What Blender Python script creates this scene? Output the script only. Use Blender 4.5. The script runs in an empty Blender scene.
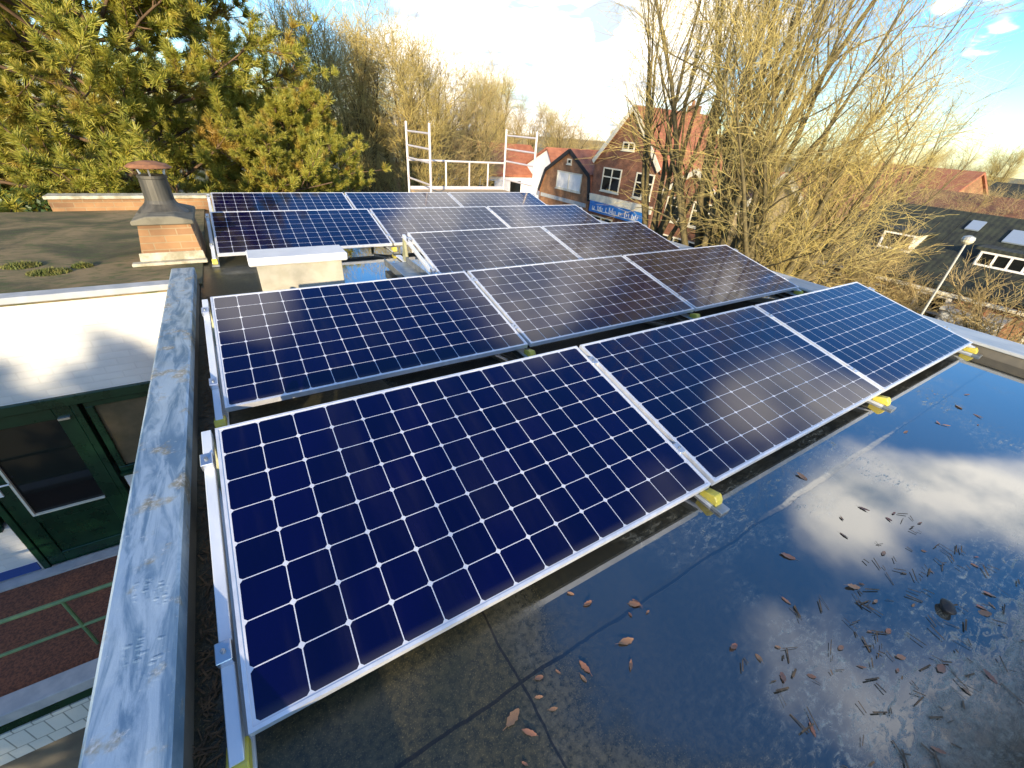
import bpy, bmesh, math, random
import numpy as np
from mathutils import Vector, Matrix

R = math.radians
S = bpy.context.scene
COL = S.collection

# ------------------------------------------------------------------ camera
cam_d = bpy.data.cameras.new('camera'); cam = bpy.data.objects.new('camera', cam_d); COL.objects.link(cam)
yaw, pit, rol = 0.592, 0.5485, 0.0824
cy, sy, cp, sp, cr, sr = math.cos(yaw), math.sin(yaw), math.cos(pit), math.sin(pit), math.cos(rol), math.sin(rol)
fw = Vector((sy*cp, cy*cp, -sp)); rt = Vector((cy, -sy, 0)); up = rt.cross(fw)
rt2 = cr*rt + sr*up; up2 = -sr*rt + cr*up
cam.matrix_world = Matrix(((rt2.x, up2.x, -fw.x, 0.2525), (rt2.y, up2.y, -fw.y, -0.6338), (rt2.z, up2.z, -fw.z, 1.3984), (0, 0, 0, 1)))
cam_d.sensor_width = 36; cam_d.lens = 414.5/1024*36; cam_d.clip_start = 0.05; cam_d.clip_end = 3000
S.camera = cam
S.render.resolution_x, S.render.resolution_y = 1024, 768

# ------------------------------------------------------------------ light
SUN_EL, SUN_HEAD = 14.0, 33.0            # elevation; compass heading the light travels towards (from +y to +x)
sun_d = bpy.data.lights.new('sun', 'SUN'); sun = bpy.data.objects.new('sun', sun_d); COL.objects.link(sun)
sun_d.energy = 4.4; sun_d.angle = R(0.6); sun_d.color = (1.0, 0.83, 0.58)
ld = Vector((math.sin(R(SUN_HEAD))*math.cos(R(SUN_EL)), math.cos(R(SUN_HEAD))*math.cos(R(SUN_EL)), -math.sin(R(SUN_EL))))
sun.rotation_euler = ld.to_track_quat('-Z', 'Y').to_euler()

W = bpy.data.worlds.new('World'); S.world = W; W.use_nodes = True
wn, wl = W.node_tree.nodes, W.node_tree.links
for n in list(wn): wn.remove(n)
def N(t, tree=wn, **k):
    n = tree.new(t)
    for a, b in k.items(): setattr(n, a, b)
    return n
sky = N('ShaderNodeTexSky'); sky.sky_type = 'NISHITA'; sky.sun_disc = False
sky.sun_elevation = R(SUN_EL); sky.sun_rotation = R(SUN_HEAD + 180)
sky.air_density = 1.0; sky.dust_density = 0.25; sky.ozone_density = 2.5
SKY_STR = 0.135
def wmath(op, a, b=None, c=None, clamp=False):
    n = N('ShaderNodeMath'); n.operation = op; n.use_clamp = clamp
    for i, v in enumerate((a, b, c)):
        if v is None: continue
        if isinstance(v, (int, float)): n.inputs[i].default_value = v
        else: wl.new(v, n.inputs[i])
    return n.outputs[0]
tc = N('ShaderNodeTexCoord')
sep = N('ShaderNodeSeparateXYZ'); wl.new(tc.outputs['Generated'], sep.inputs[0])
den = wmath('ADD', wmath('MAXIMUM', sep.outputs[2], 0.0), 0.16)
comb = N('ShaderNodeCombineXYZ')
wl.new(wmath('DIVIDE', sep.outputs[0], den), comb.inputs[0]); wl.new(wmath('DIVIDE', sep.outputs[1], den), comb.inputs[1])
noi = N('ShaderNodeTexNoise'); wl.new(comb.outputs[0], noi.inputs['Vector'])
noi.inputs['Scale'].default_value = 0.95; noi.inputs['Detail'].default_value = 7; noi.inputs['Roughness'].default_value = 0.55; noi.inputs['Distortion'].default_value = 0.25
def blob(az, el, width, gain):
    v = (math.sin(R(az))*math.cos(R(el)), math.cos(R(az))*math.cos(R(el)), math.sin(R(el)))
    d = N('ShaderNodeVectorMath'); d.operation = 'DOT_PRODUCT'
    wl.new(tc.outputs['Generated'], d.inputs[0]); d.inputs[1].default_value = v
    e = wmath('DIVIDE', wmath('SUBTRACT', d.outputs['Value'], 1.0), 1-math.cos(R(width)))
    return wmath('MULTIPLY', wmath('EXPONENT', e), gain)
m = noi.outputs['Fac']
for b in ((28, 7, 14, 0.30), (46, 10, 8, 0.26), (9, 10, 4, -0.12), (74, 12, 10, -0.34), (72.5, 10.3, 2.2, 0.56), (69.0, 10.8, 1.2, 0.42),
          (0, 11, 7, -0.22), (45, 38, 9, 0.27), (30, 33, 7, 0.24), (68, 25, 3.5, 0.30), (-1, 44, 6, 0.22), (62, 32, 4, -0.30), (75, 20, 4, -0.25),
          (85, 19, 5, -0.28), (8, 37, 5, -0.2), (10, 58, 10, -0.2), (30, 74, 15, -0.22), (82, 33, 6, 0.27), (85, 51, 7, 0.18), (89, 26, 3.5, 0.18), (72, 44, 4, -0.1), (105, 46, 9, 0.12)):
    m = wmath('ADD', m, blob(*b))
noip = N('ShaderNodeTexNoise'); wl.new(comb.outputs[0], noip.inputs['Vector']); noip.inputs['Scale'].default_value = 4.5; noip.inputs['Detail'].default_value = 6
m = wmath('ADD', m, wmath('MULTIPLY', wmath('SUBTRACT', noip.outputs['Fac'], 0.5), wmath('ADD', blob(73, 10, 7, 0.95), 0.12)))
mask = N('ShaderNodeMapRange'); mask.interpolation_type = 'SMOOTHSTEP'
wl.new(m, mask.inputs['Value']); mask.inputs['From Min'].default_value = 0.52; mask.inputs['From Max'].default_value = 0.72
noi2 = N('ShaderNodeTexNoise'); wl.new(comb.outputs[0], noi2.inputs['Vector']); noi2.inputs['Scale'].default_value = 1.7; noi2.inputs['Detail'].default_value = 5
noi3 = N('ShaderNodeTexNoise'); wl.new(comb.outputs[0], noi3.inputs['Vector']); noi3.inputs['Scale'].default_value = 6; noi3.inputs['Detail'].default_value = 4
sh = wmath('ADD', noi2.outputs['Fac'], wmath('MULTIPLY', wmath('SUBTRACT', noi3.outputs['Fac'], 0.5), 0.55))
for b in ((40.5, 9.9, 1.4, -0.6), (35.5, 4.1, 1.2, -0.16), (33.0, 2.8, 1.3, -0.14), (24, 11, 3, -0.08), (14, 10, 2.5, -0.10)): sh = wmath('ADD', sh, blob(*b))
shade = N('ShaderNodeMapRange'); wl.new(sh, shade.inputs['Value'])
shade.inputs['From Min'].default_value = 0.34; shade.inputs['From Max'].default_value = 0.48
shade.inputs['To Min'].default_value = 0.0; shade.inputs['To Max'].default_value = 1.0
ccol = N('ShaderNodeMix', data_type='RGBA'); wl.new(shade.outputs[0], ccol.inputs['Factor'])
ccol.inputs['A'].default_value = (0.36, 0.42, 0.50, 1); ccol.inputs['B'].default_value = (1.0, 0.96, 0.89, 1)
hsv = N('ShaderNodeHueSaturation'); hsv.inputs['Saturation'].default_value = 1.25; wl.new(sky.outputs[0], hsv.inputs['Color'])
tint = N('ShaderNodeMix', data_type='RGBA', blend_type='MULTIPLY'); tint.inputs['Factor'].default_value = 1.0; wl.new(hsv.outputs[0], tint.inputs['A']); tint.inputs['B'].default_value = (0.86, 1.0, 1.18, 1)
bg1 = N('ShaderNodeBackground'); wl.new(tint.outputs['Result'], bg1.inputs[0]); bg1.inputs[1].default_value = SKY_STR
bg2 = N('ShaderNodeBackground'); wl.new(ccol.outputs['Result'], bg2.inputs[0]); bg2.inputs[1].default_value = 1.15
mx = N('ShaderNodeMixShader'); wl.new(mask.outputs[0], mx.inputs[0]); wl.new(bg1.outputs[0], mx.inputs[1]); wl.new(bg2.outputs[0], mx.inputs[2])
wo = N('ShaderNodeOutputWorld'); wl.new(mx.outputs[0], wo.inputs[0])

S.view_settings.view_transform = 'Standard'; S.view_settings.look = 'None'
S.view_settings.exposure = 1.06; S.view_settings.gamma = 1; S.view_settings.use_curve_mapping = False

# ------------------------------------------------------------------ helpers
def link(o, parent=None):
    COL.objects.link(o)
    if parent: o.parent = parent
    return o
def tag(o, label=None, cat=None, group=None, kind=None):
    if label: o['label'] = label
    if cat: o['category'] = cat
    if group: o['group'] = group
    if kind: o['kind'] = kind
    return o
def thing(name, label, cat, loc=(0, 0, 0), rot=(0, 0, 0), group=None):
    o = bpy.data.objects.new(name, None); o.empty_display_size = 0.1
    o.location = loc; o.rotation_euler = rot
    link(o); return tag(o, label, cat, group)
def copy_tree(o, parent=None):
    c = o.copy(); COL.objects.link(c)
    if parent: c.parent = parent
    for ch in list(o.children): copy_tree(ch, c)
    return c

class MB:
    """collects shapes for one mesh"""
    def __init__(s): s.v = []; s.f = []
    def add(s, vs, fs):
        b = len(s.v); s.v += [tuple(v) for v in vs]; s.f += [tuple(i+b for i in f) for f in fs]; return s
    def box(s, x0, x1, y0, y1, z0, z1):
        v = [(x0,y0,z0),(x1,y0,z0),(x1,y1,z0),(x0,y1,z0),(x0,y0,z1),(x1,y0,z1),(x1,y1,z1),(x0,y1,z1)]
        return s.add(v, [(0,3,2,1),(4,5,6,7),(0,1,5,4),(1,2,6,5),(2,3,7,6),(3,0,4,7)])
    def prism(s, poly, axis, a, b):
        """closed polygon swept along an axis from a to b; poly holds the two other coordinates in order"""
        n = len(poly)
        def mk(p, t): return (t, p[0], p[1]) if axis == 0 else ((p[0], t, p[1]) if axis == 1 else (p[0], p[1], t))
        vs = [mk(p, a) for p in poly] + [mk(p, b) for p in poly]
        fs = [tuple(range(n))[::-1], tuple(range(n, 2*n))] + [(i, (i+1) % n, n+(i+1) % n, n+i) for i in range(n)]
        return s.add(vs, fs)
    def bar(s, p, q, w, h=None, n=4, w2=None):
        """round (n>4) or square bar between two points"""
        p, q = Vector(p), Vector(q); d = (q-p).normalized()
        a = d.cross(Vector((0, 0, 1)));  a = a.normalized() if a.length > 1e-4 else Vector((1, 0, 0)); b = a.cross(d).normalized()
        h = h or w; w2 = w if w2 is None else w2; k = w2/w
        off = math.pi/4 if n == 4 else 0; g = math.sqrt(2) if n == 4 else 1
        vs = []
        for c, sc in ((p, 1), (q, k)):
            for i in range(n):
                t = off + 2*math.pi*i/n
                vs.append(c + a*(w/2*g*math.cos(t)*sc) + b*(h/2*g*math.sin(t)*sc))
        fs = [tuple(range(n))[::-1], tuple(range(n, 2*n))] + [(i, (i+1) % n, n+(i+1) % n, n+i) for i in range(n)]
        return s.add(vs, fs)
    def lathe(s, prof, n=24, c=(0, 0, 0)):
        vs = []
        for r, z in prof:
            for i in range(n):
                t = 2*math.pi*i/n; vs.append((c[0]+r*math.cos(t), c[1]+r*math.sin(t), c[2]+z))
        fs = []
        for j in range(len(prof)-1):
            for i in range(n):
                fs.append((j*n+i, j*n+(i+1) % n, (j+1)*n+(i+1) % n, (j+1)*n+i))
        fs.append(tuple(range(n))[::-1]); fs.append(tuple(range((len(prof)-1)*n, len(prof)*n)))
        return s.add(vs, fs)
    def build(s, name, mat, parent=None, bevel=0, smooth=False, recalc=True):
        me = bpy.data.meshes.new(name); me.from_pydata(s.v, [], s.f)
        if recalc:
            bm = bmesh.new(); bm.from_mesh(me); bmesh.ops.recalc_face_normals(bm, faces=bm.faces)
            if bevel: bmesh.ops.bevel(bm, geom=list(bm.edges), offset=bevel, segments=1, affect='EDGES', profile=0.5, clamp_overlap=True)
            bm.to_mesh(me); bm.free()
        me.materials.append(mat)
        if smooth:
            for p in me.polygons: p.use_smooth = True
        return link(bpy.data.objects.new(name, me), parent)

# ------------------------------------------------------------------ materials
class NT:
    def __init__(s, name):
        s.m = bpy.data.materials.new(name); s.m.use_nodes = True
        s.n, s.l = s.m.node_tree.nodes, s.m.node_tree.links
        s.p = s.n['Principled BSDF']; s.out = s.n['Material Output']
        s.tc = s.n.new('ShaderNodeTexCoord'); s.co = s.tc.outputs['Object']
    def set(s, k, v):
        i = s.p.inputs[k]
        if isinstance(v, bpy.types.NodeSocket): s.l.new(v, i)
        else: i.default_value = v if not (isinstance(v, tuple) and len(v) == 3 and i.type == 'RGBA') else (*v, 1)
    def math(s, op, a, b=None, c=None, clamp=False):
        n = s.n.new('ShaderNodeMath'); n.operation = op; n.use_clamp = clamp
        for i, v in enumerate((a, b, c)):
            if v is None: continue
            if isinstance(v, (int, float)): n.inputs[i].default_value = v
            else: s.l.new(v, n.inputs[i])
        return n.outputs[0]
    def map(s, scale=(1, 1, 1), rot=(0, 0, 0), loc=(0, 0, 0), src=None):
        n = s.n.new('ShaderNodeMapping'); n.inputs['Scale'].default_value = scale; n.inputs['Rotation'].default_value = rot; n.inputs['Location'].default_value = loc
        s.l.new(src or s.co, n.inputs['Vector']); return n.outputs[0]
    def noise(s, scale, detail=4, rough=0.55, src=None, dist=0, col=False):
        n = s.n.new('ShaderNodeTexNoise'); n.inputs['Scale'].default_value = scale; n.inputs['Detail'].default_value = detail
        n.inputs['Roughness'].default_value = rough; n.inputs['Distortion'].default_value = dist
        s.l.new(src or s.co, n.inputs['Vector']); return n.outputs['Color' if col else 'Fac']
    def vor(s, scale, src=None, feature='F1', out='Distance'):
        n = s.n.new('ShaderNodeTexVoronoi'); n.feature = feature; n.inputs['Scale'].default_value = scale
        s.l.new(src or s.co, n.inputs['Vector']); return n.outputs[out]
    def ramp(s, v, lo, hi, a=0.0, b=1.0, smooth=True):
        n = s.n.new('ShaderNodeMapRange'); n.interpolation_type = 'SMOOTHSTEP' if smooth else 'LINEAR'
        s.l.new(v, n.inputs['Value'])
        for k, x in zip(('From Min', 'From Max', 'To Min', 'To Max'), (lo, hi, a, b)): n.inputs[k].default_value = x
        return n.outputs[0]
    def mix(s, f, a, b):
        n = s.n.new('ShaderNodeMix'); n.data_type = 'RGBA'
        for k, v in (('Factor', f), ('A', a), ('B', b)):
            i = [x for x in n.inputs if x.name == k and x.enabled][0]
            if isinstance(v, bpy.types.NodeSocket): s.l.new(v, i)
            elif isinstance(v, tuple): i.default_value = (*v, 1) if len(v) == 3 else v
            else: i.default_value = v
        return [o for o in n.outputs if o.enabled][0]
    def xyz(s, src=None):
        n = s.n.new('ShaderNodeSeparateXYZ'); s.l.new(src or s.co, n.inputs[0]); return n.outputs
    def bump(s, h, strength=0.3, dist=0.01):
        n = s.n.new('ShaderNodeBump'); n.inputs['Strength'].default_value = strength; n.inputs['Distance'].default_value = dist
        s.l.new(h, n.inputs['Height']); s.l.new(n.outputs[0], s.p.inputs['Normal'])

def pmat(name, c1, c2=None, scale=8, rough=0.6, metal=0, bump=0, bscale=None, stretch=(1, 1, 1), spec=0.5, coat=0):
    t = NT(name)
    if c2:
        src = t.map(scale=stretch)
        n = t.noise(scale, 5, src=src); t.set('Base Color', t.mix(t.ramp(n, 0.35, 0.65), c1, c2))
        t.set('Roughness', t.ramp(n, 0.2, 0.8, rough*0.85, min(1, rough*1.15), False))
    else:
        t.set('Base Color', c1); t.set('Roughness', rough)
    t.set('Metallic', metal); t.set('Specular IOR Level', spec)
    if coat: t.set('Coat Weight', coat)
    if bump: t.bump(t.noise(bscale or scale*4, 4), bump)
    return t.m

def brick_mat(name, c1, c2, mortar, bw=0.21, bh=0.065, axis='xz', mort=0.012, rough=0.85, bump=0.4, var=0.5):
    t = NT(name); x = t.xyz(); c = t.n.new('ShaderNodeCombineXYZ')
    a = t.math('ADD', x[0], x[1]) if axis == 'any' else (x[0] if axis[0] == 'x' else x[1])
    t.l.new(a, c.inputs[0]); t.l.new(x[2], c.inputs[1])
    b = t.n.new('ShaderNodeTexBrick'); t.l.new(c.outputs[0], b.inputs['Vector'])
    b.inputs['Scale'].default_value = 1; b.inputs['Brick Width'].default_value = bw; b.inputs['Row Height'].default_value = bh
    b.inputs['Mortar Size'].default_value = mort/2; b.inputs['Mortar Smooth'].default_value = 0.3
    b.inputs['Color1'].default_value = (*c1, 1); b.inputs['Color2'].default_value = (*c2, 1); b.inputs['Mortar'].default_value = (*mortar, 1)
    n = t.noise(1.6, 5); d = t.mix(t.ramp(n, 0.3, 0.75), (1-var, 1-var, 1-var), (1, 1, 1))
    mu = t.n.new('ShaderNodeMix'); mu.data_type = 'RGBA'; mu.blend_type = 'MULTIPLY'; mu.inputs['Factor'].default_value = 1
    t.l.new(b.outputs['Color'], mu.inputs['A']); t.l.new(d, mu.inputs['B'])
    t.set('Base Color', mu.outputs['Result']); t.set('Roughness', rough)
    h = t.math('ADD', t.math('SUBTRACT', 1.0, b.outputs['Fac']), t.math('MULTIPLY', t.noise(60, 3), 0.4))
    t.bump(h, bump, 0.006)
    return t.m

def tile_mat(name, c1, c2, axis_up='x', pitch=0.3, wid=0.22, bump=0.4):
    """pantiles: rows of overlapping tiles"""
    t = NT(name); x = t.xyz()
    u = t.math('FRACT', t.math('DIVIDE', x[1] if axis_up == 'x' else x[0], wid)); v = t.math('FRACT', t.math('DIVIDE', x[2], pitch*0.6))
    n = t.noise(2.2, 6); n2 = t.noise(14, 3)
    t.set('Base Color', t.mix(t.ramp(t.math('ADD', t.math('MULTIPLY', n, 0.6), t.math('MULTIPLY', n2, 0.4)), 0.35, 0.65), c1, c2))
    t.set('Roughness', 0.75)
    h = t.math('ADD', t.math('SINE', t.math('MULTIPLY', u, 6.283)), t.math('MULTIPLY', v, -1.4))
    t.bump(h, bump, 0.02); return t.m

# solar cells: 14 x 8 pseudo-square cells on a white backsheet, under glass
PL, PW, PT = 1.812, 1.046, 0.032
def cells_mat():
    t = NT('solar_cells'); x = t.xyz(); p = 0.127
    cx = t.math('DIVIDE', t.math('SUBTRACT', x[0], (PL-14*p)/2), p); cyy = t.math('DIVIDE', t.math('SUBTRACT', x[1], (PW-8*p)/2), p)
    fx = t.math('ABSOLUTE', t.math('SUBTRACT', t.math('FRACT', cx), 0.5)); fy = t.math('ABSOLUTE', t.math('SUBTRACT', t.math('FRACT', cyy), 0.5))
    g = 0.488
    a = t.math('LESS_THAN', t.math('MAXIMUM', fx, fy), g); b = t.math('LESS_THAN', t.math('ADD', fx, fy), 0.91)
    inx = t.math('MULTIPLY', t.math('GREATER_THAN', cx, 0.0), t.math('LESS_THAN', cx, 14.0)); iny = t.math('MULTIPLY', t.math('GREATER_THAN', cyy, 0.0), t.math('LESS_THAN', cyy, 8.0))
    cell = t.math('MULTIPLY', t.math('MULTIPLY', a, b), t.math('MULTIPLY', inx, iny))
    c = t.n.new('ShaderNodeCombineXYZ'); t.l.new(t.math('FLOOR', cx), c.inputs[0]); t.l.new(t.math('FLOOR', cyy), c.inputs[1])
    oi = t.n.new('ShaderNodeObjectInfo'); t.l.new(t.math('MULTIPLY', oi.outputs['Random'], 50), c.inputs[2])
    wn_ = t.n.new('ShaderNodeTexWhiteNoise'); t.l.new(c.outputs[0], wn_.inputs['Vector'])
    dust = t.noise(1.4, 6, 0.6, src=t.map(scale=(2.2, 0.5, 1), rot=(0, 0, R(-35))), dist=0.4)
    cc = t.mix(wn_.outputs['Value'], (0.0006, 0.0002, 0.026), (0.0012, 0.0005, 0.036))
    sun_streak = t.noise(3.0, 4, 0.55, src=t.map(scale=(3.4, 0.35, 1), rot=(0, 0, R(33))), dist=0.15)  # dusty sun streaks, painted into the cell colour
    cc = t.mix(t.ramp(sun_streak, 0.5, 0.75, 0, 0.22), cc, (0.030, 0.026, 0.045))
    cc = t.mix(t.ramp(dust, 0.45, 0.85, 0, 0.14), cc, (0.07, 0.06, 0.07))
    cc = t.mix(t.ramp(x[1], 0.05, 0.012, 0, 0.25), cc, (0.12, 0.11, 0.09))
    t.set('Base Color', t.mix(cell, (0.62, 0.63, 0.67), cc)); t.set('Roughness', 0.5); t.set('Specular IOR Level', 0.0)
    t.set('Coat Weight', 1.0); t.set('Coat IOR', 1.5)
    t.set('Coat Roughness', t.ramp(dust, 0.3, 0.8, 0.05, 0.13))
    return t.m
M = {}
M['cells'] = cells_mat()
M['alu'] = pmat('frame_aluminium', (0.74, 0.75, 0.77), (0.84, 0.85, 0.87), 20, 0.38, 0.4)
M['rail'] = pmat('rail_aluminium', (0.72, 0.76, 0.80), (0.82, 0.85, 0.88), 12, 0.4, 0.3, stretch=(1, 0.1, 1))
M['steel'] = pmat('clamp_steel', (0.7, 0.7, 0.72), None, 10, 0.3, 0.9)
M['yellow'] = pmat('yellow_plastic', (0.74, 0.60, 0.06), (0.64, 0.54, 0.12), 40, 0.45)
M['darkrail'] = pmat('gap_shaded_rail', (0.16, 0.165, 0.17), (0.22, 0.22, 0.22), 12, 0.5, 0.5)  # rail aluminium darkened in colour for the shade deep between panels
M['bracket'] = pmat('dull_bracket', (0.40, 0.40, 0.22), (0.48, 0.47, 0.30), 10, 0.45, 0.3)
M['backsheet'] = pmat('black_back', (0.01, 0.01, 0.012), None, 5, 0.6)
M['tray'] = pmat('galvanised_tray', (0.30, 0.33, 0.34), (0.42, 0.44, 0.44), 15, 0.42, 0.7)

def roof_mat():
    t = NT('bitumen_roof'); x = t.xyz()
    grain = t.noise(210, 2, 0.7); gr2 = t.noise(48, 5, 0.7); big = t.noise(1.1, 6, 0.6, dist=0.6); mid = t.noise(6, 6, 0.65, dist=0.3)
    # wet film: deepest in front of the panel row and to the right
    wx = t.ramp(x[0], 0.5, 1.5); wy = t.ramp(t.math('ADD', x[1], t.math('MULTIPLY', x[0], 0.10)), -0.95, -0.25); wide = t.math('MULTIPLY', wx, wy)
    wet = t.ramp(t.math('ADD', t.math('MULTIPLY', big, 0.75), t.math('ADD', t.math('MULTIPLY', mid, 0.25), t.math('MULTIPLY', wide, 1.0))), 0.42, 1.10)
    # algae scum: streaky stuff, thick towards the near right corner
    sc = t.noise(17, 7, 0.72, src=t.map(scale=(1.0, 2.6, 1), rot=(0, 0, R(-22))), dist=0.75)
    sreg = t.math('MULTIPLY', t.ramp(t.math('ADD', x[1], t.math('MULTIPLY', x[0], 0.13)), -0.18, -0.55), t.ramp(x[0], 0.8, 1.6))
    sreg = t.math('ADD', sreg, t.math('MULTIPLY', t.ramp(t.noise(1.7, 4, src=t.map(loc=(3.3, 1, 0))), 0.5, 0.66), t.ramp(x[0], 0.7, 1.3)), clamp=True)
    scum = t.math('MULTIPLY', t.ramp(sc, 0.40, 0.74), sreg)
    wet = t.math('MULTIPLY', wet, t.math('SUBTRACT', 1.0, t.math('MULTIPLY', scum, 0.7)))
    base = t.mix(t.ramp(gr2, 0.3, 0.7), (0.015, 0.019, 0.015), (0.074, 0.064, 0.032))
    base = t.mix(t.ramp(grain, 0.55, 0.75, 0, 0.5), base, (0.34, 0.27, 0.11))  # golden grit, its colour brightened to read as patches of sun
    base = t.mix(t.ramp(mid, 0.5, 0.75, 0, 0.6), base, (0.052, 0.050, 0.022))
    base = t.mix(t.math('MULTIPLY', wet, 0.75), base, (0.026, 0.028, 0.026))
    base = t.mix(t.math('MULTIPLY', scum, t.ramp(big, 0.35, 0.65, 0.25, 0.75)), base, t.mix(t.ramp(gr2, 0.4, 0.6), (0.15, 0.155, 0.125), (0.42, 0.42, 0.35)))
    ring = t.math('MULTIPLY', t.ramp(wet, 0.02, 0.22), t.ramp(wet, 0.55, 0.25))
    base = t.mix(t.math('MULTIPLY', ring, t.ramp(gr2, 0.35, 0.6, 0.0, 0.35)), base, (0.13, 0.12, 0.09))
    # felt laps
    wob = t.math('MULTIPLY', t.math('SUBTRACT', t.noise(5, 3), 0.5), 0.03)
    def lap(v, off, per, w):
        f = t.math('FRACT', t.math('DIVIDE', t.math('ADD', t.math('ADD', v, wob), off), per))
        return t.math('LESS_THAN', f, w/per), f
    l1, f1 = lap(x[1], 0.205, 0.93, 0.011)
    l2, f2 = lap(x[0], -0.66, 2.55, 0.008)
    seam = t.math('MAXIMUM', l1, l2)
    base = t.mix(t.math('MULTIPLY', seam, 0.85), base, (0.008, 0.008, 0.008))
    t.set('Base Color', base)
    t.set('Roughness', t.math('ADD', t.ramp(wet, 0, 0.6, 0.40, 0.03), t.math('MULTIPLY', scum, 0.12)))
    t.set('Specular IOR Level', t.ramp(wet, 0.05, 0.8, 0.12, 0.5)); t.set('IOR', 2.4)
    t.set('Coat Weight', wet); t.set('Coat Roughness', 0.015); t.set('Coat IOR', 1.45)
    h = t.math('ADD', t.math('MULTIPLY', grain, 0.25), t.math('ADD', t.math('MULTIPLY', gr2, 0.5), t.math('MULTIPLY', scum, 1.2)))
    h = t.math('SUBTRACT', h, seam)
    h = t.math('MULTIPLY', h, t.ramp(wet, 0.1, 0.6, 1.0, 0.008))
    h = t.math('ADD', h, t.math('MULTIPLY', t.ramp(f1, 0.0, 0.03), 0.6))
    t.bump(h, 0.35, 0.006)
    return t.m
M['bitumen'] = roof_mat()

def cap_mat():
    t = NT('weathered_lead'); x = t.xyz()
    src = t.map(rot=(0, 0, R(-28)), scale=(7, 1.2, 1))
    st = t.noise(2.6, 6, 0.65, src=src, dist=0.7); blo = t.noise(9, 5, 0.6); fi = t.noise(70, 4, 0.7)
    c = t.mix(t.ramp(st, 0.38, 0.6), (0.17, 0.27, 0.36), (0.46, 0.56, 0.62))
    c = t.mix(t.ramp(blo, 0.54, 0.66, 0, 0.75), c, (0.36, 0.29, 0.15))
    c = t.mix(t.ramp(t.math('ADD', t.math('MULTIPLY', fi, 0.5), t.math('MULTIPLY', blo, 0.5)), 0.55, 0.66, 0, 0.75), c, (0.74, 0.74, 0.72))
    t.set('Base Color', c); t.set('Metallic', 0.35); t.set('Roughness', t.ramp(blo, 0.35, 0.65, 0.32, 0.55))
    # dried boot-print of lumps
    d = t.vor(48, src=t.map(scale=(1, 1.5, 1), rot=(0, 0, 0.3)))
    reg = t.math('MULTIPLY', t.ramp(t.math('ABSOLUTE', t.math('SUBTRACT', x[1], 0.36)), 0.20, 0.1), t.ramp(t.math('ABSOLUTE', t.math('ADD', x[0], 0.2)), 0.05, 0.03))
    h = t.math('ADD', t.math('MULTIPLY', t.math('MULTIPLY', t.ramp(d, 0.5, 0.15), t.math('MULTIPLY', reg, t.ramp(blo, 0.38, 0.55))), 0.8), t.math('ADD', t.math('MULTIPLY', st, 0.7), t.math('MULTIPLY', fi, 0.25)))
    t.bump(h, 0.45, 0.006); return t.m
M['cap'] = cap_mat()
M['zinc'] = pmat('zinc_trim', (0.48, 0.49, 0.47), (0.62, 0.62, 0.58), 5, 0.5, 0.3, stretch=(2, 0.6, 1))
M['bluezinc'] = pmat('teal_trim', (0.08, 0.2, 0.22), (0.12, 0.26, 0.28), 6, 0.4, 0.2)
M['darkwall'] = pmat('rendered_wall', (0.12, 0.11, 0.09), (0.18, 0.16, 0.12), 5, 0.9)
M['mossroof'] = None
def moss_roof():
    t = NT('weathered_felt'); a = t.noise(1.3, 6, 0.6, dist=0.8); b = t.noise(7, 6, 0.65, src=t.map(scale=(1, 2.4, 1))); f = t.noise(160, 3, 0.7)
    c = t.mix(t.ramp(a, 0.36, 0.62), (0.055, 0.055, 0.025), (0.24, 0.175, 0.085))
    c = t.mix(t.ramp(b, 0.48, 0.64, 0, 0.85), c, (0.065, 0.088, 0.022))
    c = t.mix(t.ramp(f, 0.5, 0.75, 0, 0.4), c, (0.27, 0.21, 0.11))
    t.set('Base Color', c); t.set('Roughness', 0.85)
    t.bump(t.math('ADD', b, t.math('MULTIPLY', f, 0.5)), 0.5, 0.012); return t.m
M['mossroof'] = moss_roof()
M['whitebrick'] = brick_mat('white_painted_brick', (0.80, 0.79, 0.74), (0.76, 0.75, 0.70), (0.74, 0.73, 0.68), axis='xz', bump=0.4, var=0.22)
M['glazed'] = brick_mat('pale_glazed_brick', (0.74, 0.76, 0.70), (0.68, 0.71, 0.66), (0.30, 0.33, 0.30), 0.115, 0.2, 'xz', 0.010, 0.3, 0.5, 0.12)
M['brick'] = brick_mat('orange_brick', (0.46, 0.25, 0.11), (0.32, 0.17, 0.08), (0.40, 0.28, 0.15), axis='any', var=0.55)
M['housebrick'] = brick_mat('brown_brick', (0.30, 0.115, 0.055), (0.22, 0.085, 0.045), (0.28, 0.21, 0.15), axis='yz', var=0.45)
M['housebrick2'] = brick_mat('orange_house_brick', (0.42, 0.21, 0.09), (0.34, 0.15, 0.07), (0.34, 0.25, 0.16), axis='yz', var=0.45)
M['render'] = pmat('white_render', (0.78, 0.77, 0.76), (0.72, 0.71, 0.70), 2, 0.9)
M['tan'] = pmat('tan_render', (0.46, 0.36, 0.22), (0.38, 0.30, 0.19), 2, 0.9)
M['concrete'] = pmat('concrete_slab', (0.12, 0.11, 0.08), (0.20, 0.18, 0.13), 8, 0.9, bump=0.3)
M['whitemortar'] = pmat('white_flashing', (0.52, 0.48, 0.37), (0.30, 0.27, 0.18), 9, 0.8, bump=0.4)
M['pipe'] = pmat('galvanised_flue', (0.055, 0.052, 0.042), (0.11, 0.10, 0.08), 10, 0.5, 0.3, stretch=(1, 1, 0.2))
M['rust'] = pmat('rusty_cowl', (0.36, 0.16, 0.07), (0.22, 0.10, 0.05), 14, 0.75, 0.15)
M['green'] = pmat('dark_green_paint', (0.004, 0.026, 0.012), (0.008, 0.040, 0.018), 6, 0.28)
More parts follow.
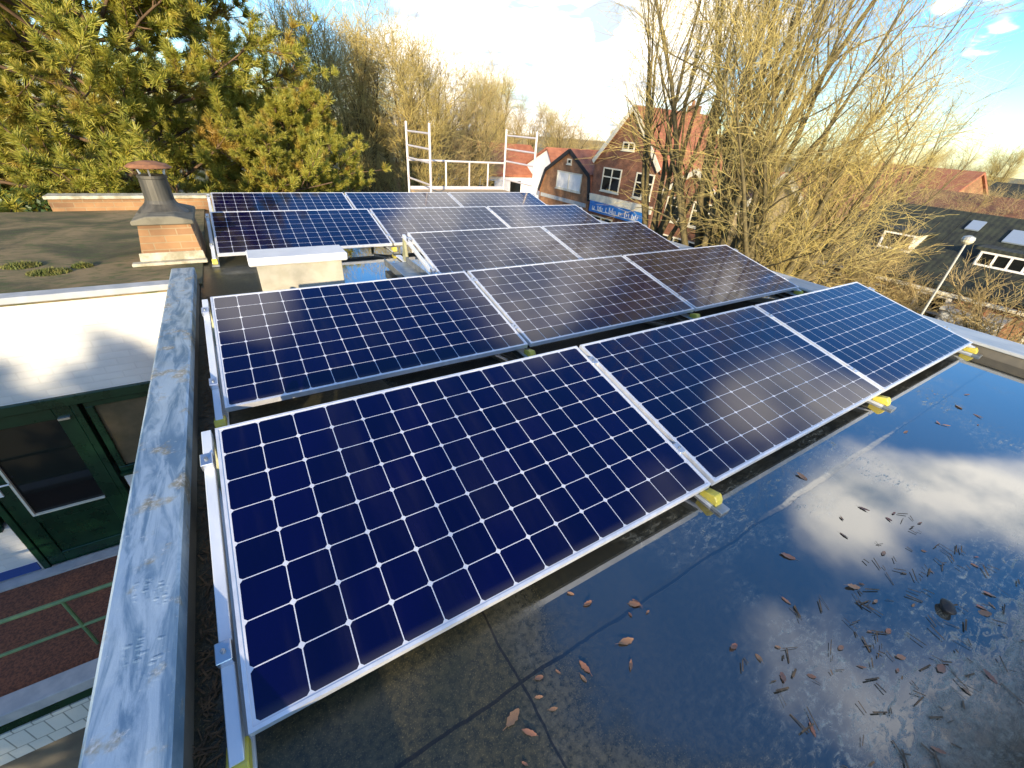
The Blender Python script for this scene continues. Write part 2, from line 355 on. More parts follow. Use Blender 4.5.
M['railgreen'] = pmat('green_rail_paint', (0.10, 0.20, 0.09), (0.16, 0.26, 0.11), 10, 0.4)
M['glass'] = pmat('dark_window_glass', (0.010, 0.012, 0.012), None, 3, 0.05)
M['curtain'] = pmat('brown_blind_glass', (0.085, 0.07, 0.04), (0.13, 0.10, 0.06), 5, 0.25)
M['blue'] = pmat('blue_skirting', (0.03, 0.07, 0.25), None, 3, 0.5)
M['clay'] = pmat('red_grit_floor', (0.10, 0.040, 0.025), (0.24, 0.095, 0.05), 55, 0.9, bump=0.6, bscale=150)
M['stonegrey'] = pmat('grey_coping', (0.36, 0.38, 0.39), (0.46, 0.47, 0.46), 9, 0.7)
M['cream'] = pmat('cream_window_paint', (0.72, 0.68, 0.54), (0.64, 0.60, 0.47), 9, 0.5)
M['white'] = pmat('white_paint', (0.80, 0.79, 0.76), (0.74, 0.73, 0.70), 6, 0.5)
M['boxside'] = pmat('weathered_upstand', (0.40, 0.37, 0.28), (0.50, 0.46, 0.36), 7, 0.8, bump=0.2)
M['redtile'] = tile_mat('red_roof_tile', (0.26, 0.085, 0.040), (0.40, 0.15, 0.075), 'y')
M['redtile_x'] = tile_mat('red_roof_tile_street', (0.28, 0.10, 0.05), (0.38, 0.15, 0.08), 'x')
M['browntile'] = tile_mat('brown_roof_tile', (0.14, 0.065, 0.035), (0.24, 0.11, 0.06), 'x')
M['darktile'] = tile_mat('dark_roof_tile', (0.012, 0.014, 0.012), (0.040, 0.046, 0.026), 'x', bump=0.25)
M['asphalt'] = pmat('asphalt', (0.045, 0.045, 0.045), (0.06, 0.06, 0.058), 6, 0.85)
M['paving'] = pmat('pavement_tiles', (0.20, 0.19, 0.17), (0.27, 0.25, 0.22), 5, 0.85)
M['earth'] = pmat('garden_ground', (0.10, 0.11, 0.045), (0.19, 0.16, 0.08), 0.4, 0.95)
M['scaf'] = pmat('scaffold_aluminium', (0.74, 0.66, 0.64), (0.80, 0.74, 0.71), 8, 0.45, 0.35)
M['plank'] = pmat('scaffold_deck', (0.48, 0.34, 0.18), (0.38, 0.27, 0.15), 8, 0.8)
M['bark'] = pmat('grey_green_bark', (0.085, 0.07, 0.03), (0.16, 0.125, 0.055), 5, 0.9, stretch=(4, 4, 1))
def twig_mat(name, a, b, c):
    t = NT(name); g = t.n.new('ShaderNodeNewGeometry'); r = g.outputs['Random Per Island']
    k = t.mix(t.ramp(r, 0.0, 0.75, 0, 1, False), a, b); k = t.mix(t.ramp(t.noise(0.35, 4), 0.42, 0.66, 0, 0.75), k, c)
    t.set('Base Color', k); t.set('Roughness', 0.75); return t.m
M['twig'] = twig_mat('yellow_brown_twig', (0.26, 0.19, 0.085), (0.66, 0.52, 0.16), (0.44, 0.37, 0.14))
M['twig2'] = twig_mat('brown_twig', (0.24, 0.17, 0.08), (0.56, 0.43, 0.16), (0.38, 0.29, 0.15))
M['pinebark'] = pmat('pine_bark', (0.085, 0.055, 0.032), (0.15, 0.09, 0.05), 6, 0.95)
M['lampgrey'] = pmat('galvanised_post', (0.42, 0.42, 0.38), (0.5, 0.5, 0.45), 4, 0.45, 0.3)
M['lens'] = pmat('milky_lamp_lens', (0.62, 0.58, 0.40), None, 4, 0.35)
M['carpaint'] = pmat('silver_blue_car_paint', (0.30, 0.40, 0.52), None, 4, 0.25, 0.4, coat=0.6)
M['cargrey'] = pmat('grey_car_paint', (0.30, 0.31, 0.33), None, 4, 0.25, 0.4, coat=0.6)
M['tyre'] = pmat('black_rubber', (0.02, 0.02, 0.02), None, 4, 0.85)
M['signblue'] = pmat('blue_sign_panel', (0.02, 0.16, 0.50), (0.04, 0.22, 0.60), 4, 0.4)
M['teal'] = pmat('pale_teal_paint', (0.40, 0.55, 0.55), (0.48, 0.6, 0.6), 3, 0.6)
M['stone'] = pmat('black_pebble', (0.015, 0.015, 0.015), (0.03, 0.028, 0.025), 30, 0.55, bump=0.3)

def leaf_mat(name, a, b):
    t = NT(name); oi = t.n.new('ShaderNodeObjectInfo')
    c = t.mix(oi.outputs['Random'], a, b); n = t.noise(60, 4)
    t.set('Base Color', t.mix(t.ramp(n, 0.45, 0.7, 0, 0.6), c, (0.10, 0.045, 0.02))); t.set('Roughness', 0.45); return t.m
M['leaf'] = leaf_mat('dead_leaf', (0.36, 0.19, 0.09), (0.27, 0.11, 0.07))
def needle_mat():
    t = NT('pine_needles'); g = t.n.new('ShaderNodeNewGeometry'); r = g.outputs['Random Per Island']
    n = t.noise(0.9, 3)
    c = t.mix(r, (0.25, 0.29, 0.04), (0.58, 0.50, 0.09)); c = t.mix(t.ramp(n, 0.52, 0.7, 0, 0.7), c, (0.50, 0.29, 0.07)); c = t.mix(t.ramp(t.noise(2.3, 4), 0.55, 0.7, 0, 0.6), c, (0.09, 0.14, 0.03))
    t.set('Base Color', c); t.set('Roughness', 0.5)
    tr = t.n.new('ShaderNodeBsdfTranslucent'); t.l.new(c, tr.inputs[0]); mxx = t.n.new('ShaderNodeMixShader'); mxx.inputs[0].default_value = 0.4
    t.l.new(t.p.outputs[0], mxx.inputs[1]); t.l.new(tr.outputs[0], mxx.inputs[2]); t.l.new(mxx.outputs[0], t.out.inputs[0])
    return t.m
M['needles'] = needle_mat()
M['ivy'] = pmat('evergreen_leaf', (0.03, 0.06, 0.015), (0.06, 0.10, 0.025), 3, 0.4)

# ------------------------------------------------------------------ ground and street
GZ = -6.6
MB().add([(-900, -900, GZ), (900, -900, GZ), (900, 900, GZ), (-900, 900, GZ)], [(0, 1, 2, 3)]).build('ground', M['earth'])
tag(bpy.data.objects['ground'], kind='structure')
def strip(name, x0, x1, y0, y1, z, m):
    o = MB().box(x0, x1, y0, y1, GZ, z).build(name, m); tag(o, kind='structure'); return o
strip('road', 15.0, 21.0, -80, 120, GZ+0.02, M['asphalt'])
strip('pavement', 21.0, 25.2, -80, 120, GZ+0.14, M['paving'])
strip('pavement', 11.6, 15.0, -80, 120, GZ+0.14, M['paving'])
strip('back_street', -60, 11.5, 58, 64, GZ+0.02, M['asphalt'])

# ------------------------------------------------------------------ our house with its flat roof
RX0, RX1, RY0, RY1 = -0.13, 5.52, -1.08, 7.75
house = thing('flat_roofed_house', 'flat roofed house whose wet black bitumen roof carries all the solar panels', 'house', (0, 0, 0))
r_ = MB().add([(RX0-0.03, RY0-0.03, 0), (RX1+0.03, RY0-0.03, 0), (RX1+0.03, RY1, 0), (RX0-0.03, RY1, 0)], [(0, 1, 2, 3)]).build('roof_felt', M['bitumen'], house)
MB().box(-0.28, 5.86, -1.33, RY1+0.1, GZ, -0.04).build('wall', M['housebrick'], house)
pw = MB().box(-0.272, -0.150, -1.33, 3.90, -0.035, 0.150).build('parapet', M['darkwall'], house)
cb = MB().prism([(-0.295, 0.128), (-0.283, 0.128), (-0.283, 0.19), (-0.148, 0.19), (-0.148, 0.128), (-0.134, 0.128), (-0.134, 0.197), (-0.142, 0.203), (-0.287, 0.205), (-0.295, 0.199)], 1, -1.34, 3.79)
pw.location.x = 0.010; pw.rotation_euler.z = 0.0075
tag(cb.build('cap', M['cap'], pw), 'streaked grey-blue metal cap with a dried boot print')
pr_ = MB().box(5.56, 5.86, -1.33, RY1+0.1, -0.035, 0.075).build('parapet', M['darkwall'], house)
MB().box(5.535, 5.90, -1.36, RY1+0.12, 0.078, 0.108).build('cap', M['zinc'], pr_, bevel=0.006)
pf = MB().box(-0.14, 5.53, -1.33, -1.12, -0.035, 0.05).build('parapet', M['darkwall'], house)
MB().box(-0.13, 5.53, -1.36, -1.09, 0.053, 0.075).build('cap', M['bluezinc'], pf, bevel=0.004)
MB().box(-0.12, 5.53, RY1-0.02, RY1+0.10, -0.03, 0.07).build('rear_edge_trim', M['zinc'], house, bevel=0.006)

# ------------------------------------------------------------------ solar panels
TILT = 0.2188; ROWP = 1.5215; GAP = 0.0262; H0 = 0.11
def make_panel(label):
    t = thing('solar_panel', label, 'solar panel', (0, 0, 0), (TILT, 0, 0), 'solar panels in five rows on the flat roof')
    lip = 0.010
    f = MB()
    f.prism([(0, 0), (PL, 0), (PL, PW), (0, PW)], 2, -PT, -PT+0.002) if False else None
    # hollow frame: outer wall plus top lip
    f.box(0, PL, 0, lip, -PT, 0.0); f.box(0, PL, PW-lip, PW, -PT, 0.0)
    f.box(0, lip, lip, PW-lip, -PT, 0.0); f.box(PL-lip, PL, lip, PW-lip, -PT, 0.0)
    f.build('frame', M['alu'], t)
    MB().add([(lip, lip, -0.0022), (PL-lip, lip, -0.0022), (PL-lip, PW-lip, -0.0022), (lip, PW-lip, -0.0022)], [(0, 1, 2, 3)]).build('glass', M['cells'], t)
    MB().box(lip, PL-lip, lip, PW-lip, -0.0085, -0.0045).build('back_sheet', M['backsheet'], t)
    return t
rown = ['front row', 'second row', 'middle row', 'fourth row', 'rear row']
pos3 = ['leftmost', 'middle', 'right-hand']
plabel = {(0, 0): 'nearest dark blue solar panel, left end of the front row by the metal cap',
          (0, 1): 'solar panel in the middle of the front row, between two yellow feet',
          (0, 2): 'pale blue reflecting solar panel at the right end of the front row',
          (1, 0): 'solar panel at the left end of the second row, right behind the nearest panel',
          (1, 1): 'solar panel in the middle of the second row, over a dark gap',
          (1, 2): 'solar panel at the right end of the second row, near bare trees',
          (2, 1): 'solar panel beside the rooflight gap, left of two in the middle row',
          (2, 2): 'solar panel at the right end of the two-panel middle row',
          (3, 0): 'solar panel right behind the white-lidded rooflight, left end of fourth row',
          (3, 1): 'solar panel in the middle of the fourth row from the front',
          (3, 2): 'solar panel at the right end of the fourth row from the front',
          (4, 0): 'darkest narrow-looking solar panel at the left end of the rear row',
          (4, 1): 'solar panel in the middle of the rear row, before the scaffold tower',
          (4, 2): 'solar panel at the right end of the rear row'}
rowdx = [-0.002, -0.007, 0.0, 0.0, 0.01]; rowdy = [0.0067, -0.0078, -0.003, 0.003, 0.0014]; rowdz = [-0.008, 0.010, 0.0025, -0.001, -0.0036]
def make_mount(label, lo=0.0):
    """sloping rail between two panels on a ground rail, yellow foot in front, bracket behind. origin: low front, under the gap"""
    t = thing('mounting_frame', label, 'mounting frame', (0, 0, 0), (0, 0, 0), 'yellow-footed mounting frames under the panels')
    ct, st = math.cos(TILT), math.sin(TILT)
    def on(y, z): return (y*ct - z*st, y*st + z*ct + H0)        # slope coordinates -> y, z
    b = MB(); w = 0.016
    pts = [on(-0.038+lo, -0.030-lo), on(1.075, -0.030-lo), on(1.075, -0.064), on(-0.038+lo, -0.064)]
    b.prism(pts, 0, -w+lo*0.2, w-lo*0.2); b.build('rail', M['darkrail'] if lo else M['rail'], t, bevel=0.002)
    MB().box(-0.03, 0.03, -0.07, 1.30, 0.006, 0.022).build('ground_rail', M['rail'], t, bevel=0.002)
    f = MB()
    f.prism([(-0.062, 0.024), (0.03, 0.024), (0.03, on(0.03, -0.064)[1]), (-0.040, on(-0.040, -0.030)[1]), (-0.058, 0.05)], 0, -0.024, 0.024)
    f.build('foot', M['yellow'], t, bevel=0.004)
    g = MB(); g.box(-0.032, 0.032, -0.098, -0.045, 0.004, 0.023); g.build('foot_plate', M['tray'], t, bevel=0.002)
    s = MB()
    y1, z1 = on(1.06, -0.064)
    s.prism([(y1-0.10, 0.024), (y1+0.05, 0.024), (y1+0.012, z1), (y1-0.02, z1-0.006)], 0, -0.014, 0.014)
    s.build('rear_bracket', M['bracket'], t, bevel=0.003)
    for u in (0.215, 0.90):
        c = MB(); a0, a1 = u-0.028, u+0.028
        q = [on(a0, -0.030-lo), on(a1, -0.030-lo), on(a1, 0.0045), on(a0, 0.0045)]
        c.prism(q, 0, -0.019, 0.019); cl = c.build('clamp', M['steel'], t, bevel=0.002)
        bo = MB(); y, z = on(u, 0.005); bo.bar((0, y, z), (0, y-0.006*st, z+0.006*ct), 0.013, n=8); bo.build('bolt', M['tray'], cl)
    return t
proto = None; mproto = None; mproto2 = None
fl = {0: ['yellow-footed sloping rail at the left end of the front row, nearest of all', 'yellow-footed mount between the left and middle panels of the front row', 'mount between the middle and right panels of the front row', 'mount at the right end of the front row by the pale roof edge'],
      1: ['blue-lit rail and yellow foot at the left end of the second row', 'mount with yellow foot under the first joint of the second row', 'mount with yellow foot under the second joint of the second row', 'mount at the far right end of the second row'],
      2: [None, 'exposed rail and bracket at the left end of the middle row, beside the rooflight', 'mount under the joint of the two panels of the middle row', 'mount at the right end of the middle row'],
      3: ['mount with pale foot at the left end of the fourth row, by the chimney', 'mount under the first joint of the fourth row, by the rooflight', 'mount under the second joint of the fourth row', 'mount at the right end of the fourth row'],
      4: ['mount at the left end of the rear row', 'mount under the first joint of the rear row', 'mount under the second joint of the rear row', 'mount at the right end of the rear row']}
for r in range(5):
    y0 = r*ROWP + rowdy[r]
    for k in range(3):
        if (r, k) not in plabel: continue
        if proto is None: proto = make_panel(plabel[(r, k)]); o = proto
        else: o = copy_tree(proto)
        o['label'] = plabel[(r, k)]; o.location = (k*(PL+GAP)+rowdx[r], y0, H0+rowdz[r])
    for k in range(4):
        if fl[r][k] is None: continue
        x = k*(PL+GAP)-GAP/2 + rowdx[r]
        if k == 0 or (r == 2 and k == 1): x -= 0.022
        end = k in (0, 3) or (r == 2 and k == 1)
        if end:
            if mproto is None: mproto = make_mount(fl[r][k]); o = mproto
            else: o = copy_tree(mproto)
        else:
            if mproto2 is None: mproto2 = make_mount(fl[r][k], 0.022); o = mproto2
            else: o = copy_tree(mproto2)
        o['label'] = fl[r][k]; o.location = (x, y0, rowdz[r])
        if r == 2 and k == 1:
            tr = MB(); tr.box(-0.28, -0.035, 0.02, 0.92, 0.03, 0.045); tr.box(-0.28, -0.27, 0.02, 0.92, 0.045, 0.10); tr.box(-0.035, -0.025, 0.02, 0.92, 0.03, 0.10)
            tr.build('ballast_tray', M['tray'], o)

# ------------------------------------------------------------------ rooflight box
t = thing('rooflight', 'low boxed rooflight with a white lid behind the second panel row', 'rooflight', (0.65, 3.6, 0))
MB().box(-0.345, 0.345, -0.14, 0.10, 0.003, 0.262).build('upstand', M['boxside'], t, bevel=0.006)
MB().box(-0.40, 0.395, -0.175, 0.135, 0.265, 0.335).build('lid', M['white'], t, bevel=0.01)

# ------------------------------------------------------------------ neighbouring house on the left
nb = thing('neighbour_house', 'white painted neighbour house with green balcony door and mossy flat roof', 'house', (-3, 3.94, GZ))
def nbp(mb, name, m, parent=None, bevel=0):
    o = mb.build(name, m, parent or nb, bevel)
    if parent is None: o.location = (3, -3.94, -GZ)
    return o
Y = 3.94
w = MB()
w.box(-9, -0.30, Y, Y+0.25, -0.86, -0.03)                      # above the openings
w.box(-1.30, -0.30, Y, Y+0.25, -2.75, -1.83)                   # under the window
w.box(-9, -2.21, Y, Y+0.25, -2.75, -2.11)                      # left of the door
w.box(-9, -0.30, Y, Y+0.25, GZ, -2.75)
w.box(-9, -3.4, Y, Y+0.25, -2.11, -0.86)
nbp(w, 'wall', M['whitebrick'])
nbp(MB().box(-9, -0.145, Y-0.02, 7.7, -0.027, 0.02), 'roof', M['mossroof'])
nbp(MB().box(-9, -0.30, Y-0.035, Y+0.10, -0.01, 0.042), 'coping', M['stonegrey'], bevel=0.006)
nbp(MB().box(-9, -0.30, Y+0.26, 7.7, GZ, -0.03), 'side_wall', M['housebrick'])
nbp(MB().box(-3.4, -0.30, Y-0.03, Y+0.05, -0.955, -0.862), 'lintel', M['green'], bevel=0.006)
# door
d = MB(); x0, x1, z0, z1 = -2.205, -1.335, -2.745, -0.957
d.box(x0, x0+0.05, Y-0.01, Y+0.08, z0, z1); d.box(x1-0.05, x1, Y-0.01, Y+0.08, z0, z1)
do = nbp(d, 'door', M['green'], bevel=0.004)
l = MB(); a0, a1, b0, b1 = x0+0.055, x1-0.055, z0+0.01, z1-0.005
l.box(a0, a0+0.12, Y+0.005, Y+0.05, b0, b1); l.box(a1-0.12, a1, Y+0.005, Y+0.05, b0, b1)
l.box(a0+0.12, a1-0.12, Y+0.005, Y+0.05, b1-0.12, b1); l.box(a0+0.12, a1-0.12, Y+0.005, Y+0.05, -2.16, -2.06); l.box(a0+0.12, a1-0.12, Y+0.005, Y+0.05, b0, b0+0.14)
l.box(a0+0.12, a1-0.12, Y+0.022, Y+0.045, b0+0.14, -2.16)
nbp(l, 'leaf', M['green'], do, 0.004)
nbp(MB().box(a0+0.12, a1-0.12, Y+0.026, Y+0.032, -2.06, b1-0.12), 'glass', M['glass'], do)
b_ = MB(); b_.box(a0+0.118, a0+0.136, Y-0.004, Y+0.02, -2.06, b1-0.12); b_.box(a0+0.136, a1-0.12, Y-0.004, Y+0.02, -2.06, -2.045)
nbp(b_, 'glazing_bead', M['cream'], do)
h = MB(); h.box(a0+0.02, a0+0.05, Y-0.012, Y+0.006, -1.75, -1.55); h.bar((a0+0.035, Y-0.03, -1.62), (a0+0.14, Y-0.03, -1.62), 0.016, n=8); h.bar((a0+0.035, Y-0.034, -1.62), (a0+0.035, Y, -1.62), 0.014, n=8)
nbp(h, 'handle', M['white'], do)
hk = MB(); hk.box(-1.50, -1.42, Y-0.02, Y+0.01, -1.09, -1.07); nbp(hk, 'door_hook', M['steel'], do)
# window right of the door, and side light left
def nwin(x0, x1, z0, z1, pm, fw_=0.055):
    f = MB(); f.box(x0, x1, Y-0.01, Y+0.07, z0, z0+fw_); f.box(x0, x1, Y-0.01, Y+0.07, z1-fw_, z1)
    f.box(x0, x0+fw_, Y-0.01, Y+0.07, z0+fw_, z1-fw_); f.box(x1-fw_, x1, Y-0.01, Y+0.07, z0+fw_, z1-fw_)
    fo = nbp(f, 'window', M['green'], bevel=0.004)
    nbp(MB().box(x0+fw_, x1-fw_, Y+0.02, Y+0.03, z0+fw_, z1-fw_), 'pane', pm, fo)
    nbp(MB().box(x0-0.0, x1, Y-0.05, Y+0.0, z0-0.035, z0-0.004), 'sill', M['green'], fo)
nwin(-1.30, -0.42, -1.79, -0.957, M['curtain'])
nwin(-3.35, -2.24, -2.07, -0.957, M['glass'])
nbp(MB().box(-9, -2.22, Y-0.012, Y-0.001, -2.72, -2.62), 'skirting', M['blue'])
# balcony
nbp(MB().box(-9, -0.30, 2.62, Y-0.001, -2.95, -2.752), 'balcony_floor', M['clay'])
nbp(MB().box(-9, -0.30, Y-0.13, Y-0.02, -2.75, -2.728), 'threshold', M['stonegrey'])
nbp(MB().box(-9, -0.30, 2.44, 2.615, -2.82, -2.70), 'balcony_edge', M['stonegrey'], bevel=0.006)
nbp(MB().box(-9, -0.30, 2.455, 2.60, -2.93, -2.823), 'fascia', M['green'])
nbp(MB().box(-9, -0.30, 2.46, 2.66, -3.33, -2.955), 'balcony_beam', M['glazed'])
nbp(MB().box(-9, -0.30, 2.95, 3.1, GZ, -3.0), 'lower_wall', M['darkwall'])
rg = MB()
rg.bar((-6, 2.8, -2.10), (-0.36, 2.8, -2.10), 0.034, n=10); rg.bar((-6, 2.8, -2.46), (-0.36, 2.8, -2.46), 0.028, n=10)
for x in (-4.5, -3.1, -1.64, -0.45): rg.bar((x, 2.8, -2.752), (x, 2.8, -2.11), 0.026, n=8)
nbp(rg, 'railing', M['railgreen'])

# moss tussocks on its roof
rnd = random.Random(5)
def tussock(n, rad, hh, seed):
    rd = random.Random(seed); b = MB()
    for i in range(n):
        a = rd.uniform(0, 6.28); r = rad*math.sqrt(rd.random()); x, y = r*math.cos(a), r*math.sin(a)*0.7
        l = hh*rd.uniform(0.4, 1)*(1.1-r/rad*0.7); t = rd.uniform(0, 6.28); k = rd.uniform(0.2, 0.9)*l; w_ = 0.006
        b.add([(x-w_*math.sin(t), y+w_*math.cos(t), 0), (x+w_*math.sin(t), y-w_*math.cos(t), 0), (x+k*math.cos(t), y+k*math.sin(t), l)], [(0, 1, 2)])
    return b
M['moss'] = pmat('moss', (0.09, 0.12, 0.02), (0.18, 0.17, 0.04), 20, 0.8)
for i, (x, y, r, lab) in enumerate(((-1.28, 4.62, 0.15, 'green moss tussock on the neighbour roof just above the white wall'), (-1.52, 4.9, 0.14, 'green moss patch at the left edge of the neighbour roof'), (-1.08, 4.75, 0.08, 'small moss clump on the neighbour roof, right of the big tussock'))):
    o = tussock(700, r, 0.06, i).build('moss_tussock', M['moss'], recalc=False); o.location = (x, y, 0.02); tag(o, lab, 'moss')

# ------------------------------------------------------------------ chimney and kerb wall behind it
ch = thing('chimney', 'squat brick chimney with concrete slab and leaning steel flue with rusty cowl', 'chimney', (-0.37, 5.1, 0.02))
MB().prism([(-0.26, 0.0), (0.25, 0.0), (0.215, 0.36), (-0.195, 0.36)], 1, -0.40, 0.35).build('brick_base', M['brick'], ch)
fl_ = MB(); fl_.prism([(-0.275, 0.0), (0.262, 0.0), (0.252, 0.105), (-0.262, 0.105)], 1, -0.415, -0.402); fl_.box(-0.33, 0.27, -0.50, -0.416, 0.002, 0.03)
fl_.build('flashing', M['whitemortar'], ch, bevel=0.004)
MB().prism([(-0.235, 0.363), (0.25, 0.363), (0.25, 0.40), (0.10, 0.44), (-0.10, 0.44), (-0.235, 0.40)], 1, -0.43, 0.38).build('slab', M['concrete'], ch, bevel=0.008)
fp = MB().lathe([(0.215, 0.415), (0.20, 0.43), (0.135, 0.50), (0.122, 0.53), (0.115, 0.72), (0.122, 0.725), (0.122, 0.75), (0.10, 0.755)], 28).build('flue', M['pipe'], ch, smooth=False)  # flared dark foot added to stand in for the flue's shadow
cw = MB().lathe([(0.02, 0.83), (0.175, 0.815), (0.188, 0.822), (0.15, 0.85), (0.07, 0.872), (0.01, 0.876)], 28)
co = cw.build('cowl', M['rust'], fp)
for a in (0.5, 2.6, 4.7): MB().bar((0.105*math.cos(a), 0.105*math.sin(a), 0.74), (0.13*math.cos(a), 0.13*math.sin(a), 0.825), 0.014).build('cowl_leg', M['steel'], fp)
t = thing('brick_kerb_wall', 'low orange brick wall with pale coping at the back of the neighbour roof', 'wall', (-1.5, 7.8, 0))
MB().box(-0.35, 1.5, -0.1, 0.1, GZ, 0.17).build('brickwork', M['brick'], t)
MB().box(-0.38, 1.53, -0.13, 0.13, 0.173, 0.215).build('coping', M['whitemortar'], t, bevel=0.006)

# ------------------------------------------------------------------ scaffold tower behind the rear row
sc = thing('scaffold_tower', 'pale aluminium scaffold tower standing behind the rear panel row', 'scaffold', (3.83, 8.3, GZ))
def soff(o): o.location = (-3.83, -8.3, -GZ); return o
XA, XB, YA, YB = 3.83, 6.38, 8.3, 9.64
for x, rz in ((XA, (1.22, 0.95, 0.71, 0.30, -0.1)), (XB, (1.27, 0.98, 0.71, 0.30, -0.1))):
    f = MB()
    for y in (YA, YB): f.bar((x, y, GZ), (x, y, 1.40), 0.051, n=10)
    for z in list(rz)+[-0.5-0.4*k for k in range(15)]: f.bar((x, YA, z), (x, YB, z), 0.040, n=8)
    soff(f.build('end_frame', M['scaf'], sc))
for y in (YB, YA+0.0):
    if y == YB: zs = (0.66,)
    else: continue
    g = MB()
    for z in zs: g.bar((XA, y, z), (XB, y, z), 0.045, n=8)
    soff(g.build('guard_rail', M['scaf'], sc))
for x in (4.76, 5.38, 5.9):
    soff(MB().bar((x, YB, 0.08), (x, YB, 0.64), 0.042, n=8).build('guard_post', M['scaf'], sc))
soff(MB().box(XA+0.03, XB-0.03, YB-0.62, YB-0.03, 0.0, 0.05).build('platform', M['plank'], sc))
soff(MB().box(XA+0.03, XB-0.03, YB-0.02, YB+0.02, 0.052, 0.12).build('toe_board', M['scaf'], sc))
dg = MB(); dg.bar((XA, YA, -2.4), (XB, YA, -0.2), 0.04, n=8); dg.bar((XA, YB, -0.4), (XB, YB, -2.6), 0.04, n=8)
soff(dg.build('diagonal_brace', M['scaf'], sc))

# ------------------------------------------------------------------ houses across the street (fronts face -x)
def off(o, base): o.location = (-base[0], -base[1], -base[2]); return o
def win_x(root, base, X, y0, y1, z0, z1, nx=2, transom=None, m=None, pane=None, fwd=0.06):
    """window in a wall facing -x"""
    m = m or M['cream']; k = 0.09; a, b = X-fwd, X+0.02
    f = MB(); f.box(a, b, y0, y1, z0, z0+k); f.box(a, b, y0, y1, z1-k, z1); f.box(a, b, y0, y0+k, z0+k, z1-k); f.box(a, b, y1-k, y1, z0+k, z1-k)
    for i in range(1, nx):
        yc = y0+(y1-y0)*i/nx; f.box(a, b, yc-0.045, yc+0.045, z0+k, z1-k)
    if transom:
        zt = z0+(z1-z0)*transom; f.box(a-0.004, b, y0+k, y1-k, zt-0.04, zt+0.04)
    fo = off(f.build('window', m, root), base)
    MB().box(X-0.02, X+0.01, y0+k*0.9, y1-k*0.9, z0+k*0.9, z1-k*0.9).build('pane', pane or M['glass'], fo)
    MB().box(a-0.06, X, y0-0.05, y1+0.05, z0-0.075, z0-0.004).build('sill', m, fo)
    return fo
def gable_house(name, label, X, y0, y1, eave, ridge, depth, wallm, roofm, prof=None, over=0.25, barge=None):
    yc = (y0+y1)/2; base = (X, yc, GZ)
    root = thing(name, label, 'house', base)
    prof = prof or [(y0, eave), (yc, ridge), (y1, eave)]
    off(MB().prism([(y0, GZ)]+prof+[(y1, GZ)], 0, X, X+depth).build('wall', wallm, root), base)
    rb = MB(); th = 0.16
    n = len(prof)
    for i in range(n-1):
        (ya, za), (yb, zb) = prof[i], prof[i+1]; dy, dz = yb-ya, zb-za; L = math.hypot(dy, dz); nx_, nz_ = -dz/L, dy/L
        e0 = over/L if i == 0 else 0; e1 = over/L if i == n-2 else 0
        A = (ya-dy*e0, za-dz*e0); B = (yb+dy*e1, zb+dz*e1); g = 0.004
        rb.prism([(A[0]+nx_*g, A[1]+nz_*g), (B[0]+nx_*g, B[1]+nz_*g), (B[0]+nx_*th, B[1]+nz_*th), (A[0]+nx_*th, A[1]+nz_*th)], 0, X-over, X+depth+over)
    ro = off(rb.build('roof', roofm, root), base)
    if barge:
        bb = MB()
        for i in range(n-1):
            (ya, za), (yb, zb) = prof[i], prof[i+1]; bb.bar((X-over-0.05, ya, za+0.02), (X-over-0.05, yb, zb+0.02), 0.06, 0.30)
        off(bb.build('bargeboard', barge, root), base)
    return root, base
def chimney_on(root, base, x, y, z0, z1, m=None):
    c = off(MB().box(x-0.3, x+0.3, y-0.4, y+0.4, z0, z1).build('chimney_stack', m or M['housebrick'], root), base)
    p = MB()
    for dy in (-0.18, 0.18): p.lathe([(0.13, 0), (0.11, 0.35)], 10, (x, y+dy, z1))
    p.build('chimney_pot', M['rust'], c)
GB = M['housebrick']
# white gable
r1, b1 = gable_house('white_gabled_house', 'white rendered house with plain gable left of the barrel-roofed brick house', 27.0, 34.5, 41.0, -2.0, 0.25, 9, M['render'], M['redtile_x'], prof=[(34.5, -2.0), (36.2, 0.10), (41.0, -2.1)])
# gambrel
pr = [(27.6, -3.2), (28.0, -1.4), (30.9, 0.25), (34.1, -1.5), (34.9, -3.3)]
r2, b2 = gable_house('gambrel_house', 'brown brick house with a kinked mansard gable and cream double window', 25.5, 27.6, 34.9, -3.2, 0.25, 11, M['housebrick2'], M['redtile'], prof=pr, over=0.12, barge=M['tyre'])
win_x(r2, b2, 25.5, 29.0, 32.4, -2.75, -1.35, 2, None, pane=M['white'])
win_x(r2, b2, 25.5, 30.6, 31.2, -0.75, -0.35, 1)
off(MB().box(25.42, 25.5, 28.0, 34.6, -3.75, -3.45).build('string_course', M['stonegrey'], r2), b2)
